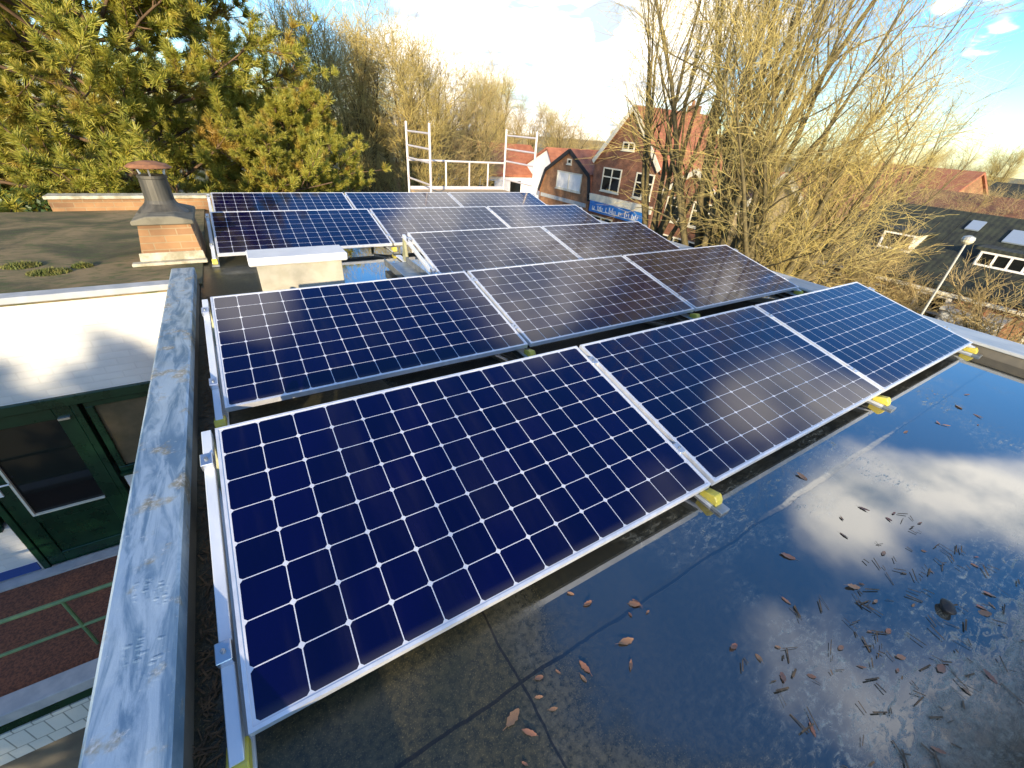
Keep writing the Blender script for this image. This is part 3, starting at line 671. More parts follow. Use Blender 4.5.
# big gabled house with the shop front
r3, b3 = gable_house('shop_house', 'tall gabled brick house with cream windows above a blue and white shop front', 25.5, 20.9, 27.7, -0.30, 3.35, 7.5, GB, M['redtile'], over=0.2, barge=M['cream'])
for y0, y1 in ((24.55, 26.55), (21.35, 23.05)): win_x(r3, b3, 25.5, y0, y1, -2.2, -0.55, 2, 0.62)
win_x(r3, b3, 25.5, 23.75, 24.95, 0.72, 1.25, 2)
off(MB().box(25.3, 25.5, 20.95, 27.65, -3.05, -2.55).build('shop_cornice', M['cream'], r3), b3)
sg = off(MB().box(25.24, 25.42, 21.2, 27.3, -3.85, -3.06).build('shop_sign', M['signblue'], r3), b3)
lt = MB(); rr = random.Random(3); y = 26.9
while y > 21.7:
    hh = rr.choice((0.26, 0.34, 0.42)); lt.box(25.21, 25.238, y-0.07, y, -3.66, -3.66+hh); 
    if rr.random() < 0.75: lt.box(25.21, 25.238, y-0.26, y-0.075, -3.66, -3.59)
    if rr.random() < 0.5: lt.box(25.21, 25.238, y-0.26, y-0.19, -3.58, -3.40)
    y -= rr.choice((0.34, 0.4, 0.62))
lt.box(25.21, 25.238, 21.7, 26.9, -3.70, -3.655)
lt.build('lettering', M['white'], sg)
win_x(r3, b3, 25.5, 21.4, 24.0, -6.3, -4.1, 2); win_x(r3, b3, 25.5, 24.6, 27.2, -6.3, -4.1, 2)
chimney_on(r3, b3, 31.5, 24.3, 3.0, 3.9)
# smaller gable behind the stems
r4, b4 = gable_house('small_gabled_house', 'lower brick house with pale bargeboards behind the bare tree stems', 26.2, 15.9, 21.0, -1.75, 0.0, 11, GB, M['redtile'], over=0.25, barge=M['cream'])
win_x(r4, b4, 26.2, 19.0, 20.4, -3.3, -1.75, 2, 0.65); win_x(r4, b4, 26.2, 16.6, 18.2, -3.3, -1.75, 2, 0.65)
win_x(r4, b4, 26.2, 16.5, 20.3, -6.2, -4.2, 3, 0.7)
# tan house
r5, b5 = gable_house('tan_house', 'tan rendered house with a brown roof seen through the bare branches', 26.5, 10.2, 15.6, -2.4, 0.4, 9, M['tan'], M['browntile'], over=0.25, barge=M['cream'])
for y0 in (11.0, 13.4): win_x(r5, b5, 26.5, y0, y0+1.4, -4.4, -2.9, 2, 0.65)
# long eaves-to-street houses on the right
def terrace(label, X, y0, y1, eave, ridge, run, wallm, roofm):
    base = (X, (y0+y1)/2, GZ); root = thing('terraced_house', label, 'house', base)
    off(MB().prism([(X, GZ), (X, eave), (X+run, ridge), (X+run*2, eave), (X+run*2, GZ)], 1, y0, y1).build('wall', wallm, root), base)
    rb = MB(); th = 0.15
    for sgn in (1, -1):
        xa, xb = (X-0.35, X+run) if sgn == 1 else (X+2*run+0.35, X+run)
        za = eave-0.35*(ridge-eave)/run
        rb.prism([(xa, za+0.01), (xb, ridge+0.01), (xb, ridge+th+0.01), (xa, za+th+0.01)], 1, y0-0.02, y1-0.04)
    off(rb.build('roof', roofm, root), base)
    gt = MB(); gt.box(X-0.5, X-0.33, y0, y1-0.05, eave-0.40, eave-0.26); off(gt.build('gutter', M['cream'], root), base)
    return root, base
def dormer(root, base, X, y0, y1, z0, z1, deep, nx, roofm):
    d = off(MB().box(X, X+deep, y0, y1, z0, z1).build('dormer', M['cream'], root), base)
    MB().box(X-0.15, X+deep, y0-0.15, y1+0.15, z1+0.003, z1+0.12).build('dormer_roof', roofm, d)
    f = MB(); k = 0.08
    f.box(X-0.05, X-0.003, y0+0.05, y1-0.05, z0+0.04, z0+0.04+k); f.box(X-0.05, X-0.003, y0+0.05, y1-0.05, z1-0.12, z1-0.04)
    for i in range(nx+1):
        yc = y0+0.09+(y1-y0-0.18)*i/nx; f.box(X-0.05, X-0.003, yc-0.04, yc+0.04, z0+0.04+k, z1-0.12)
    f.build('window_frame', M['white'], d)
    MB().box(X-0.012, X-0.002, y0+0.1, y1-0.1, z0+0.12, z1-0.12).build('pane', M['glass'], d)
def skylight(root, base, X, eave, ridge, run, xc, yc, w_, l_):
    sl = math.atan2(ridge-eave, run); zc = eave+(xc-X)*math.tan(sl)+0.17/math.cos(sl)
    b = MB(); c, s_ = math.cos(sl), math.sin(sl)
    def P(u, v, h): return (xc+u*c-h*s_, yc+v, zc+u*s_+h*c)
    b.add([P(-l_, -w_, 0), P(l_, -w_, 0), P(l_, w_, 0), P(-l_, w_, 0), P(-l_, -w_, .06), P(l_, -w_, .06), P(l_, w_, .06), P(-l_, w_, .06)], [(0,3,2,1),(4,5,6,7),(0,1,5,4),(1,2,6,5),(2,3,7,6),(3,0,4,7)])
    off(b.build('skylight', M['skyglass'], root), base)
M['skyglass'] = pmat('rooflight_glass', (0.35, 0.42, 0.5), None, 4, 0.12, 0.3)
r6, b6 = terrace('brick terraced house with pale bay window, low dark roof behind bare branches', 26.6, 6.0, 10.0, -3.1, -0.6, 4.2, M['housebrick2'], M['darktile'])
dormer(r6, b6, 27.6, 6.6, 8.0, -2.35, -1.5, 2.2, 1, M['darktile'])
win_x(r6, b6, 26.6, 8.4, 9.7, -5.6, -3.8, 2, 0.7); win_x(r6, b6, 26.6, 6.4, 7.7, -5.6, -3.8, 2, 0.7)
r7, b7 = terrace('terraced house with dark slate roof and white framed door behind the lamp post', 26.6, 2.0, 6.0, -3.1, -0.6, 4.2, GB, M['darktile'])
dormer(r7, b7, 27.75, 2.2, 4.35, -2.3, -1.62, 2.2, 4, M['darktile'])
skylight(r7, b7, 26.6, -3.1, -0.6, 4.2, 29.6, 3.6, 0.55, 0.45); skylight(r7, b7, 26.6, -3.1, -0.6, 4.2, 29.9, 5.4, 0.25, 0.35)
f = MB(); f.box(26.3, 26.6, 4.0, 5.2, -6.5, -3.5); off(f.build('door_surround', M['white'], r7), b7)
d_ = off(MB().box(26.24, 26.298, 4.15, 5.05, -6.4, -4.4).build('door', M['glass'], r7), b7)
off(MB().box(26.24, 26.298, 4.15, 5.05, -4.25, -3.65).build('fanlight', M['glass'], r7), b7)
by = MB().prism([(2.1, -6.5), (3.9, -6.5), (3.9, -3.9), (2.1, -3.9)], 0, 25.4, 26.6); off(by.build('bay', M['stonegrey'], r7), b7)
off(MB().box(25.25, 26.6, 2.0, 4.0, -3.897, -3.78).build('bay_roof', M['zinc'], r7), b7)
fp_ = MB()
for i in range(4): fp_.lathe([(0.10, 0), (0.13, 0.3), (0.10, 0.32)], 10, (25.6+0.1*(i % 2), 2.7+0.28*i, -3.78))
off(fp_.build('flower_pots', M['rust'], r7), b7)
r8, b8 = terrace('terraced house with dark slate roof at the right edge of the view', 26.6, -4.0, 2.0, -3.1, -0.6, 4.2, M['housebrick2'], M['darktile'])
dormer(r8, b8, 27.75, -1.5, 1.0, -2.3, -1.62, 2.2, 4, M['darktile'])
for y0 in (-2.5, 0.0): win_x(r8, b8, 26.6, y0, y0+1.4, -5.6, -3.8, 2, 0.7)
# orange-roofed houses further off
def far_house(label, x, y, rz, wd, dp, eave, ridge, wallm, roofm):
    root = thing('distant_house', label, 'house', (x, y, GZ), (0, 0, rz))
    MB().prism([(-dp/2, 0), (-dp/2, eave-GZ), (0, ridge-GZ), (dp/2, eave-GZ), (dp/2, 0)], 0, -wd/2, wd/2).build('wall', wallm, root)
    b = MB()
    for s_ in (-1, 1):
        b.prism([(s_*(dp/2+0.3), eave-GZ-0.2), (0, ridge-GZ+0.01), (0, ridge-GZ+0.2), (s_*(dp/2+0.3), eave-GZ)], 0, -wd/2-0.2, wd/2+0.2)
    b.build('roof', roofm, root)
    for i in range(int(wd//3)):
        xx = -wd/2+1.5+i*3
        MB().box(xx-0.6, xx+0.6, -dp/2-0.05, -dp/2-0.003, eave-GZ-1.9, eave-GZ-0.6).build('window', M['glass'], root)
    return root
far_house('long house with orange tiled roof left of the white gable, behind the scaffold', 23.5, 43, R(-4), 11, 8, -2.4, -0.05, M['render'], M['redtile'])
far_house('small white shed with red roof seen through the left scaffold frame', 12.5, 35.5, R(-15), 4, 4, -3.2, -1.6, M['render'], M['redtile'])
far_house('small pale teal shed at the foot of the bare trees', 9.6, 36, R(0), 4, 4, -3.4, -2.6, M['teal'], M['darktile'])
far_house('distant orange roofed house right of the bare trees', 52, 15, R(75), 8, 8, -2.2, 1.0, M['housebrick2'], M['redtile_x'])
far_house('distant pale walled house at the right edge beyond the slate roofs', 58, 8, R(80), 7, 7, -1.4, 0.3, M['render'], M['darktile'])
far_house('distant brick house behind the slate roofs, half hidden by trees', 44, 9.5, R(80), 9, 8, -2.5, -0.3, M['housebrick2'], M['browntile'])
far_house('red roofed house deep behind the tall bare trees', 42, 31, R(60), 9, 8, -1.5, 2.2, M['housebrick2'], M['redtile_x'])

# ------------------------------------------------------------------ street lamp
t = thing('street_lamp', 'slim pale street lamp before the dark slate roofs', 'street lamp', (20, 3.36, GZ))
MB().lathe([(0.08, 0), (0.07, 1.2), (0.042, 1.3), (0.03, 5.95)], 12).build('post', M['lampgrey'], t)
hd = MB().lathe([(0.05, 5.93), (0.12, 5.97), (0.17, 6.04), (0.15, 6.12), (0.05, 6.16)], 14).build('lamp_head', M['lampgrey'], t)
MB().lathe([(0.08, 5.90), (0.15, 5.965), (0.165, 6.03), (0.1, 6.0)], 14).build('lens', M['lens'], hd)

# ------------------------------------------------------------------ cars
def car(label, loc, rz, paint, group=None):
    t = thing('parked_car', label, 'car', loc, (0, 0, rz))
    side = [(-2.1, 0.35), (-2.15, 0.75), (-1.9, 0.95), (-1.55, 1.0), (-0.95, 1.42), (0.55, 1.45), (1.15, 1.0), (1.95, 0.82), (2.12, 0.6), (2.1, 0.33)]
    bm = bmesh.new(); n = len(side)
    me = bpy.data.meshes.new('body')
    vs = []; 
    for yy, ins in ((-0.86, 0), (0.86, 0)):
        for x, z in side:
            k = 0.80 if z > 1.1 else 1.0
            vs.append((x, yy*k, z))
    fs = [tuple(range(n))[::-1], tuple(range(n, 2*n))]+[(i, (i+1) % n, n+(i+1) % n, n+i) for i in range(n)]
    MB().add(vs, fs).build('body', paint, t, bevel=0.04)
    g = MB()
    for s_ in (-1, 1): g.add([(-1.35, s_*0.865, 1.02), (0.95, s_*0.865, 1.02), (0.5, s_*0.72, 1.38), (-0.95, s_*0.72, 1.38)], [(0, 1, 2, 3)])
    g.add([(-1.56, -0.72, 1.03), (-1.56, 0.72, 1.03), (-1.0, 0.62, 1.40), (-1.0, -0.62, 1.40)], [(0, 1, 2, 3)])
    g.add([(1.14, -0.72, 1.04), (1.14, 0.72, 1.04), (0.62, 0.62, 1.41), (0.62, -0.62, 1.41)], [(0, 1, 2, 3)])
    o = g.build('windows', M['glass'], t); so = o.modifiers.new('s', 'SOLIDIFY'); so.thickness = 0.02; so.offset = 0
    for x in (-1.3, 1.3):
        for s_ in (-1, 1):
            w_ = MB().bar((x, s_*0.72, 0.31), (x, s_*0.89, 0.31), 0.62, n=18).build('wheel', M['tyre'], t)
            MB().bar((x, s_*0.88, 0.31), (x, s_*0.90, 0.31), 0.38, n=12).build('rim', M['steel'], w_)
    return t
car('silver blue car parked beyond the pine, behind the chimney flue', (1.2, 60.5, GZ+0.02), R(8), M['carpaint'])
car('grey car parked on the street behind the tall bare stems', (20.0, 10.0, GZ+0.02), R(90), M['cargrey'])
car('pale blue car parked in front of the small gabled house', (20.0, 15.8, GZ+0.02), R(90), M['carpaint'])

# ------------------------------------------------------------------ trees
def tubes(paths, sides):
    """paths: list of (points Nx3, radii N) -> verts, faces"""
    V, F = [], []; base = 0
    ang = np.arange(sides)*2*math.pi/sides; ca, sa = np.cos(ang), np.sin(ang)
    for P, rr in paths:
        P = np.asarray(P); n = len(P); T = np.gradient(P, axis=0); T /= np.linalg.norm(T, axis=1)[:, None]+1e-9
        ref = np.array([0.31, 0.17, 0.93]) if abs(T[0][2]) < 0.8 else np.array([1.0, 0.1, 0.0])
        A = np.cross(T, ref); A /= np.linalg.norm(A, axis=1)[:, None]+1e-9; B = np.cross(A, T)
        ring = P[:, None, :] + np.asarray(rr)[:, None, None]*(A[:, None, :]*ca[None, :, None] + B[:, None, :]*sa[None, :, None])
        V.append(ring.reshape(-1, 3))
        i = np.arange(n-1)[:, None]*sides; j = np.arange(sides)[None, :]; j2 = (j+1) % sides
        q = np.stack([i+j, i+j2, i+sides+j2, i+sides+j], -1).reshape(-1, 4)+base
        F.append(q); base += n*sides
    return np.concatenate(V), np.concatenate(F)
def np_mesh(name, V, F, mat):
    me = bpy.data.meshes.new(name); k = F.shape[1]
    me.vertices.add(len(V)); me.vertices.foreach_set('co', V.astype(np.float32).ravel())
    me.loops.add(F.size); me.loops.foreach_set('vertex_index', F.astype(np.int32).ravel())
    me.polygons.add(len(F)); me.polygons.foreach_set('loop_start', np.arange(0, F.size, k, dtype=np.int32)); me.polygons.foreach_set('loop_total', np.full(len(F), k, dtype=np.int32))
    me.update(calc_edges=True); me.validate(); me.materials.append(mat)
    return me
def grow(rs, p, d, L, r0, r1, n, jit, trop):
    pts = [np.array(p, float)]; d = np.array(d, float)
    for i in range(n):
        d = d + rs.normal(0, jit, 3) + np.array([0, 0, trop]); d /= np.linalg.norm(d)
        pts.append(pts[-1]+d*L/n)
    return np.array(pts), np.linspace(r0, r1, n+1), d
def perp(rs, d, ang):
    v = rs.normal(0, 1, 3); v -= v.dot(d)*d; v /= np.linalg.norm(v)+1e-9
    return d*math.cos(ang)+v*math.sin(ang)
def bare_tree(seed, height, fork, nst, lean=0.25, n2=9, n3=8, n4=5, trunk=0.16, spread=0.55, droop=0.02, lens=(0.25, 0.13, 0.07), tmin=0.2, tr=0.0065):
    rs = np.random.RandomState(seed)
    big, small = [], []
    P, rr, d = grow(rs, (0, 0, 0), (rs.normal(0, .05), rs.normal(0, .05), 1), fork, trunk, trunk*0.85, 5, 0.03, 0.02); big.append((P, rr)); top = P[-1]
    for s_ in range(nst):
        a = 2*math.pi*(s_+rs.rand()*0.7)/nst; dd = np.array([math.cos(a)*lean, math.sin(a)*lean, 1.0])*1.0; dd /= np.linalg.norm(dd)
        L = (height-fork)*rs.uniform(0.78, 1.05); r = trunk*rs.uniform(0.42, 0.65)
        st0 = P[rs.randint(max(1, len(P)-2), len(P))]
        Q, qr, _ = grow(rs, st0, dd, L, r, 0.008, 12, 0.065, 0.035); big.append((Q, qr))
        for k in range(n2):
            t = rs.uniform(tmin, 0.98); i = t*12; i0 = min(int(i), 11); pp = Q[i0]+(Q[i0+1]-Q[i0])*(i-i0); dr = Q[i0+1]-Q[i0]; dr /= np.linalg.norm(dr)
            l2 = height*lens[0]*rs.uniform(0.5, 1.1)*(1.15-0.75*t); q2, r2, _ = grow(rs, pp, perp(rs, dr, rs.uniform(0.35, 0.4+spread*0.9)), l2, max(0.009, qr[i0]*0.45), 0.006, 7, 0.12, 0.075)
            big.append((q2, r2))
            for k3 in range(n3):
                t3 = rs.uniform(0.12, 1.0); j = t3*7; j0 = min(int(j), 6); p3 = q2[j0]+(q2[j0+1]-q2[j0])*(j-j0); d3 = q2[j0+1]-q2[j0]; d3 /= np.linalg.norm(d3)
                l3 = height*lens[1]*rs.uniform(0.4, 1.1); q3, r3, _ = grow(rs, p3, perp(rs, d3, rs.uniform(0.35, 0.85)), l3, tr, tr*0.6, 4, 0.17, 0.06-droop)
                small.append((q3, r3))
                for k4 in range(n4):
                    t4 = rs.uniform(0.2, 1.0); m_ = t4*4; m0 = min(int(m_), 3); p4 = q3[m0]+(q3[m0+1]-q3[m0])*(m_-m0); d4 = q3[m0+1]-q3[m0]; d4 /= np.linalg.norm(d4)
                    q4, r4, _ = grow(rs, p4, perp(rs, d4, rs.uniform(0.35, 0.95)), height*lens[2]*rs.uniform(0.5, 1.2), tr*0.65, tr*0.42, 3, 0.20, 0.05-droop)
                    small.append((q4, r4))
    return big, small
def tree_meshes(key, twigm, **kw):
    big, small = bare_tree(**kw)
    V, F = tubes(big, 6); V2, F2 = tubes(small, 3)
    return np_mesh('trunk', V, F, M['bark']), np_mesh('crown', V2, F2, twigm)
def put_tree(meshes, name, label, loc, rz=0, sc=1.0, group=None, cat='tree', tilt=(0, 0)):
    t = thing(name, label, cat, loc, (tilt[0], tilt[1], rz), group); t.scale = (sc, sc, sc)
    link(bpy.data.objects.new('trunk', meshes[0]), t); link(bpy.data.objects.new('crown', meshes[1]), t); return t
def pol(az, D): return (0.2525+D*math.sin(R(az)), -0.6338+D*math.cos(R(az)), GZ)
# tall multi-stemmed trees on the right
TA = tree_meshes('a', M['twig'], seed=11, height=14.5, fork=4.8, nst=8, lean=0.22, n2=11, n3=7, n4=4, trunk=0.21, spread=0.6, tmin=0.36, tr=0.005)
TB = tree_meshes('b', M['twig'], seed=23, height=13.2, fork=4.2, nst=8, lean=0.24, n2=12, n3=6, n4=4, trunk=0.21, spread=0.55, tmin=0.36, tr=0.005)
TC = tree_meshes('c', M['twig'], seed=37, height=9.8, fork=3.4, nst=9, lean=0.36, n2=13, n3=9, n4=5, trunk=0.22, spread=0.8, droop=0.05, tr=0.0055)
G1 = 'tall bare trees at the street edge'
put_tree(TA, 'bare_tree', 'tall bare tree with clustered upright stems left of the bare group', pol(54, 13.5), 0.4, group=G1)
put_tree(TA, 'bare_tree', 'tall bare tree nearest the shop house, its twigs over the brick gable', pol(52.0, 15.2), 2.9, 0.9, group=G1)
put_tree(TB, 'bare_tree', 'bare tree with spreading leaning stems in the middle of the bare group', pol(57.5, 13.2), 1.9, group=G1)
put_tree(TC, 'bare_tree', 'lower dense yellow-twigged tree hanging over the slate-roofed houses', pol(65, 12.8), 2.7, group=G1)
put_tree(TB, 'bare_tree', 'bare tree with fine pale twigs right of the leaning stems', pol(61, 15.5), 2.6, 0.9, group=G1)
# back row behind the scaffold
TD = tree_meshes('d', M['twig'], seed=51, height=12.0, fork=3.0, nst=8, lean=0.22, n2=12, n3=9, n4=5, trunk=0.22, spread=0.6, tmin=0.08, tr=0.008)
TE = tree_meshes('e', M['twig2'], seed=67, height=11.0, fork=3.4, nst=7, lean=0.34, n2=12, n3=9, n4=5, trunk=0.22, spread=0.75, tmin=0.08, tr=0.008)
G2 = 'row of bare yellow trees behind the scaffold'
for i, (az, D, s_, mm, lab) in enumerate(((9.5, 22, 1.0, TD, 'bare yellow tree directly right of the pine, tallest of the back row'), (13.5, 23, 1.02, TD, 'second bare yellow tree right of the pine'),
        (17.5, 25, 0.93, TE, 'bare yellow tree rising just left of the left scaffold frame'), (21, 22, 0.97, TD, 'bare yellow tree rising behind the left scaffold frame'),
        (24, 26, 0.96, TE, 'bare yellow tree above the middle of the scaffold rail'), (27, 31, 0.95, TD, 'bare yellow tree left of the right scaffold frame'),
        (6.5, 26, 1.0, TE, 'bare tree half hidden behind the right side of the pine'), (33, 55, 0.95, TE, 'small brown tree behind the orange roof'), (29.5, 55, 1.15, TD, 'bare tree above the orange roof, left of two'), (31.3, 60, 1.05, TE, 'bare tree above the orange roof, right of two'), (36.5, 60, 0.9, TD, 'thin bare tree behind the white gable'), (15.5, 33, 1.0, TD, 'bare tree in the second rank, left of the scaffold'), (23, 34, 1.0, TE, 'bare tree in the second rank behind the scaffold rail'))):
    put_tree(mm, 'bare_tree', lab, pol(az, D), i*1.7, s_, group=G2)
for i, (az, D, s_, lab) in enumerate(((37.5, 50, 0.95, 'round bare tree above the white and kinked gables'), (40.5, 62, 0.8, 'low bare tree far behind the kinked gable'), (72.5, 36, 1.02, 'lone bare tree with spreading crown against the blue sky at right'))):
    put_tree(TE if i < 2 else TB, 'bare_tree', lab, pol(az, D), i*2.2+0.5, s_ if i < 2 else 0.85)
rr = random.Random(9)
for i in range(46):
    az = -20+i*2.45; D = rr.uniform(75, 105)
    put_tree((TD, TE)[i % 2], 'distant_tree', 'distant bare tree on the hazy horizon', pol(az, D), rr.uniform(0, 6.28), rr.uniform(0.62, 0.9), 'distant trees along the horizon')
for i, (az, D, s_) in enumerate(((77, 40, 0.6), (80, 44, 0.62), (83, 38, 0.55), (86, 46, 0.6))):
    put_tree(TE, 'bare_tree', ('brown bushy tree behind the slate roofs, first right of the lone tree', 'brown bushy tree behind the larger skylight', 'brown bushy tree above the right-hand dormer', 'brown bushy tree at the right edge of the photo')[i], pol(az, D), i*1.3, s_)

TF = tree_meshes('f', M['twig2'], seed=81, height=3.2, fork=0.4, nst=9, lean=0.6, n2=10, n3=8, n4=4, trunk=0.06, spread=0.8, tmin=0.05, lens=(0.4, 0.2, 0.1), tr=0.007)
for i, (x, y, s_, lab) in enumerate(((23.6, 7.6, 1.6, 'bare bush before the brick terraced house, left of the lamp post'), (23.2, 1.4, 1.45, 'bare bush in front of the grey bay at the right edge'), (24.4, 5.4, 1.2, 'small bare bush left of the white framed door'), (23.0, 10.6, 1.6, 'bare bush before the tan house'))):
    put_tree(TF, 'bare_bush', lab, (x, y, GZ+0.1), i*2.0, s_, cat='bush')

# pine
def pine_meshes(seed, height, R0, z0, n_br=125):
    rs = np.random.RandomState(seed); big, tips = [], []
    P, rr_, _ = grow(rs, (0, 0, 0), (0.02, 0, 1), height, 0.22, 0.04, 14, 0.02, 0.03); big.append((P, rr_))
    for b in range(n_br):
        z = z0+(height-z0)*((b+rs.rand())/n_br)**1.0; t = (z-z0)/(height-z0)
        a = b*2.4+rs.normal(0, .3); L = R0*(1-t)**0.42*rs.uniform(0.6, 1.08)+0.3
        i = z/height*14; i0 = min(int(i), 13); p = P[i0]+(P[i0+1]-P[i0])*(i-i0)
        d = np.array([math.cos(a), math.sin(a), rs.uniform(-0.05, 0.25)+0.5*t]); d /= np.linalg.norm(d)
        Q, qr, _ = grow(rs, p, d, L, 0.06*(1-0.6*t), 0.012, 8, 0.07, 0.03); big.append((Q, qr))
        for k in range(17):
            tt = rs.uniform(0.25, 1.0); j = tt*8; j0 = min(int(j), 7); pp = Q[j0]+(Q[j0+1]-Q[j0])*(j-j0); dr = Q[j0+1]-Q[j0]; dr /= np.linalg.norm(dr)
            q2, r2, _ = grow(rs, pp, perp(rs, dr, rs.uniform(0.4, 1.1)), L*rs.uniform(0.14, 0.30), 0.014, 0.006, 4, 0.12, 0.08); big.append((q2, r2))
            for m_ in range(13):
                m0 = rs.randint(1, 5); o_ = q2[m0]; d2 = q2[m0]-q2[m0-1]; d2 /= np.linalg.norm(d2)
                dd = perp(rs, d2, rs.uniform(0.1, 0.9)); dd[2] += 0.35; dd /= np.linalg.norm(dd)
                l = rs.uniform(0.07, 0.22); q3 = np.array([o_, o_+dd*l]); big.append((q3, np.array([0.006, 0.004])))
                tips.append((q3[1], dd, l))
    V, F = tubes(big, 5)
    # needles: a brush of thin blades along each shoot
    nn = 46; T = len(tips); o_ = np.array([t_[0] for t_ in tips]); d_ = np.array([t_[1] for t_ in tips]); ll = np.array([t_[2] for t_ in tips])
    O = np.repeat(o_, nn, 0); D_ = np.repeat(d_, nn, 0); LL = np.repeat(ll, nn)
    back = rs.rand(T*nn)*np.minimum(LL, 0.2); st = O-D_*back[:, None]
    rv = rs.normal(0, 1, (T*nn, 3)); rv -= (rv*D_).sum(1)[:, None]*D_; rv /= np.linalg.norm(rv, axis=1)[:, None]
    sp_ = rs.uniform(0.35, 1.15, T*nn); nd = D_*np.cos(sp_)[:, None]+rv*np.sin(sp_)[:, None]
    ln = rs.uniform(0.07, 0.15, T*nn); sd = np.cross(nd, rs.normal(0, 1, (T*nn, 3))); sd /= np.linalg.norm(sd, axis=1)[:, None]; w_ = 0.0065
    VV = np.stack([st-sd*w_, st+sd*w_, st+nd*ln[:, None]+sd*w_*0.4, st+nd*ln[:, None]-sd*w_*0.4], 1).reshape(-1, 3); FF = np.arange(T*nn*4).reshape(-1, 4)
    return np_mesh('trunk', V, F, M['pinebark']), np_mesh('crown', VV, FF, M['needles'])
PM = pine_meshes(4, 12.8, 4.9, 2.6)
put_tree(PM, 'pine_tree', 'big yellow-green pine towering behind the chimney at the left', (-1.5, 12.2, GZ), 0.6, cat='pine')
put_tree(PM, 'pine_tree', 'second pine crown at the far left edge behind the neighbour roof', (-7.2, 14.5, GZ), 2.6, 0.95, cat='pine')
put_tree(PM, 'pine_tree', 'pine standing behind the photographer, outside the picture, shading the left parapet', (-11.2, -10.6, GZ), 4.0, 0.772, cat='pine')
put_tree(PM, 'pine_tree', 'pine next to it behind the photographer, outside the picture', (-14.5, -8.5, GZ), 1.0, 0.74, cat='pine')
put_tree(PM, 'pine_tree', 'third pine behind the photographer, outside the picture, right of the others', (-9.0, -12.05, GZ), 2.2, 0.765, cat='pine')
put_tree(PM, 'pine_tree', 'lower pine at the right foot of the big pine, before the bare trees', (1.35, 11.7, GZ), 5.2, 0.62, cat='pine')
put_tree(PM, 'pine_tree', 'pine behind the big one, filling the sky at the upper left', (-6.5, 18.5, GZ), 3.3, 1.05, cat='pine')
put_tree(TA, 'bare_tree', 'bare tree behind the photographer, outside the picture, casting branch shadows', (-6.9, -13.3, GZ), 1.0, 0.86)

# evergreen shrub under the pine
def shrub(seed, rad, hh, n):
    rs = np.random.RandomState(seed); c = rs.normal(0, 1, (n, 3)); c /= np.linalg.norm(c, axis=1)[:, None]; c *= (rs.rand(n)**0.4)[:, None]*np.array([rad, rad, hh])
    a = rs.normal(0, 1, (n, 3)); a /= np.linalg.norm(a, axis=1)[:, None]; b = np.cross(a, rs.normal(0, 1, (n, 3))); b /= np.linalg.norm(b, axis=1)[:, None]
    s_ = 0.06; V = np.stack([c-a*s_, c-b*s_*.5, c+a*s_, c+b*s_*.5], 1).reshape(-1, 3); return V, np.arange(n*4).reshape(-1, 4)
V, F = shrub(2, 1.3, 1.1, 5000); me = np_mesh('leaves', V, F, M['ivy'])
for i, (x, y, z, s_, lab) in enumerate(((0.1, 10.0, -0.9, 0.8, 'dark glossy evergreen shrub behind the kerb wall, right of the flue'), (-2.6, 10.4, -1.0, 0.9, 'dark evergreen shrub under the pine, left of the chimney'), (2.6, 12.4, -1.5, 0.8, 'dark evergreen shrub at the right foot of the pine'))):
    t = thing('evergreen_shrub', lab, 'shrub', (x, y, GZ)); lf = link(bpy.data.objects.new('leaves', me), t); lf.location = (0, 0, z-GZ); lf.scale = (s_,)*3
    st = MB()
    for k in range(5): st.bar((0.2*math.cos(k*1.26), 0.2*math.sin(k*1.26), 0), (0.5*math.cos(k*1.26), 0.5*math.sin(k*1.26), z-GZ), 0.07, n=6, w2=0.03)
    st.build('stems', M['bark'], t)

# ------------------------------------------------------------------ dead leaves, twigs and a stone on the wet roof
def leaf_mesh(seed):
    rd = random.Random(seed); n = 7; vs = []; curl = rd.uniform(0.2, 0.9); tw = rd.uniform(-0.5, 0.5); wid = rd.uniform(0.28, 0.48)
    for i in range(n+1):
        t = i/n; w_ = wid*math.sin(math.pi*min(1, t*0.92+0.06))**0.7*(1+0.18*math.sin(i*2.7+seed)); x = t-0.5; z = curl*0.5*(x*x)*1.3
        for s_, up_ in ((-1, 1), (0, 0), (1, 1)):
            vs.append((x, s_*w_*0.5*(1+0.1*rd.random()), z+up_*w_*curl*0.35+tw*s_*x*0.25+0.02))
    fs = []
    for i in range(n):
        for j in range(2): fs.append((i*3+j, i*3+j+1, i*3+4+j, i*3+3+j))
    vs += [(-0.5, -0.012, vs[1][2]), (-0.5, 0.012, vs[1][2]), (-0.78, 0.03, 0.03), (-0.78, 0.05, 0.03)]; b = (n+1)*3; fs.append((b, b+1, b+3, b+2))
    me = bpy.data.meshes.new('leaf'); me.from_pydata(vs, [], fs); me.materials.append(M['leaf'])
    for p in me.polygons: p.use_smooth = True
    return me
LM = [leaf_mesh(i) for i in range(6)]
LP = [(1.225, -0.28, .045), (1.31, -0.36, .05), (1.42, -0.26, .05), (1.62, -0.33, .055), (0.70, -0.27, .035), (0.75, -0.30, .035), (0.655, -0.31, .03), (0.82, -0.25, .035), (0.87, -0.26, .03), (0.63, -0.35, .03)]
import itertools
leaf_px = [(1.106, -0.213), (1.168, -0.236), (0.836, -0.283), (0.86, -0.26), (0.78, -0.23), (0.72, -0.215), (0.69, -0.255), (0.71, -0.30), (0.62, -0.31), (0.60, -0.26), (0.575, -0.36), (0.97, -0.05), (1.0, -0.11), (1.03, -0.27), (0.99, -0.33)]
rr = random.Random(21)
for k in range(40):
    x = rr.uniform(1.15, 2.6); leaf_px.append((x, rr.uniform(-0.98, -0.42)-0.0*x))
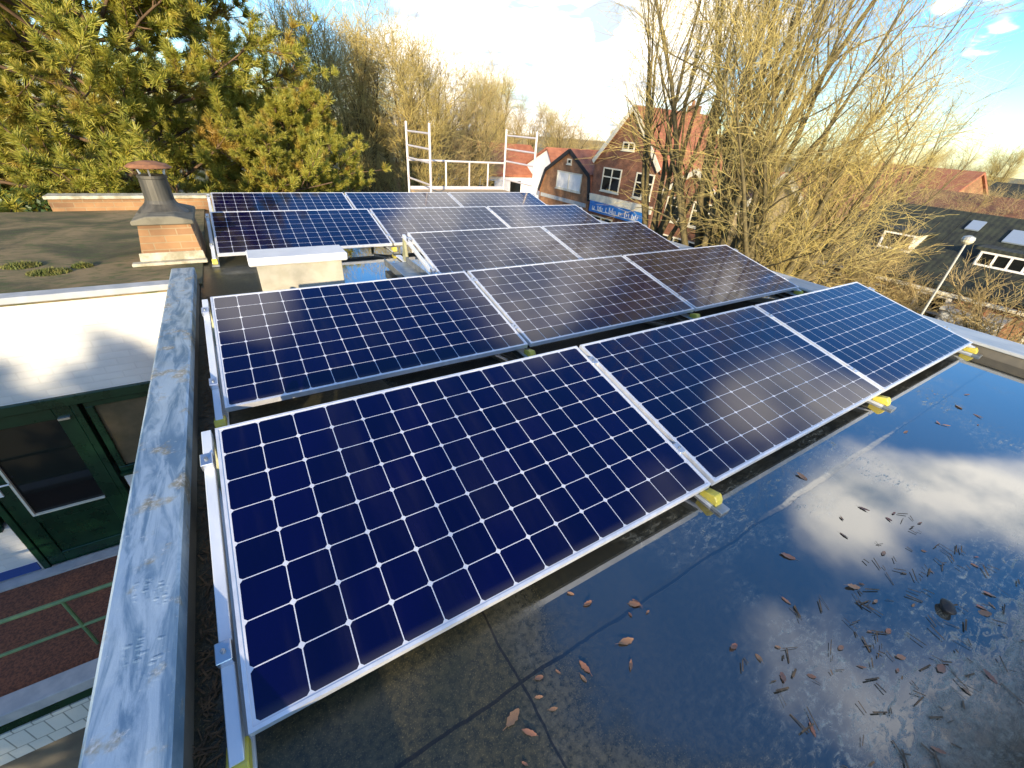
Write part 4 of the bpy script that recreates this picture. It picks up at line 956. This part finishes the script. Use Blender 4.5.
for k in range(14): leaf_px.append((rr.uniform(0.9, 4.6), rr.uniform(-0.45, -0.13)))
for i, (x, y) in enumerate(leaf_px):
    o = link(bpy.data.objects.new('leaf', LM[i % 6])); s_ = rr.choice((0.018, 0.026, 0.034, 0.042, 0.055)); o.scale = (s_, s_*rr.uniform(0.8, 1.3), s_*rr.uniform(0.25, 0.7)); o.location = (x, y, 0.002)
    o.rotation_euler = (rr.uniform(-0.2, 0.2), rr.uniform(-0.2, 0.2), rr.uniform(0, 6.28)); tag(o, 'small dead brown leaf lying on the wet black roof', 'leaf', 'dead leaves scattered on the wet roof')
bm = bmesh.new(); bmesh.ops.create_icosphere(bm, subdivisions=3, radius=1)
rs = random.Random(2)
for v in bm.verts:
    n = 1+0.10*math.sin(v.co.x*3.1+1)*math.cos(v.co.y*2.7)+0.05*math.sin(v.co.z*6); v.co = Vector((v.co.x*0.034*n, v.co.y*0.022*n, v.co.z*0.018*n+0.015))
me = bpy.data.meshes.new('stone'); bm.to_mesh(me); bm.free(); me.materials.append(M['stone'])
for p in me.polygons: p.use_smooth = True
o = link(bpy.data.objects.new('stone', me)); o.location = (2.165, -0.78, 0); o.rotation_euler = (0, 0, 0.5); tag(o, 'black oval stone lying among dead leaves at the lower right', 'stone')
# litter in the channel beside the left parapet, and grit along the scummy corner
b = MB(); rr = random.Random(8)
for i in range(900):
    if rr.random() < 0.85: x, y = rr.gauss(-0.105, 0.018), rr.uniform(-0.3, 3.6)
    else: x, y = rr.uniform(1.3, 2.6), rr.uniform(-1.0, -0.5)
    if x < -0.13: x = -0.126
    a = rr.uniform(0, 6.28); l = rr.uniform(0.006, 0.03); w_ = rr.uniform(0.0008, 0.003); z = rr.uniform(0.002, 0.008)
    c, s_ = math.cos(a), math.sin(a)
    b.add([(x-c*l-s_*w_, y-s_*l+c*w_, z), (x-c*l+s_*w_, y-s_*l-c*w_, z), (x+c*l+s_*w_, y+s_*l-c*w_, z+0.003), (x+c*l-s_*w_, y+s_*l+c*w_, z+0.003)], [(0, 1, 2, 3)])
M['litter'] = pmat('leaf_litter', (0.16, 0.10, 0.05), (0.07, 0.05, 0.03), 40, 0.85)
o = b.build('leaf_litter', M['litter'], recalc=False); tag(o, 'twigs and leaf crumbs lying in the channel beside the left parapet', 'litter', kind='stuff')
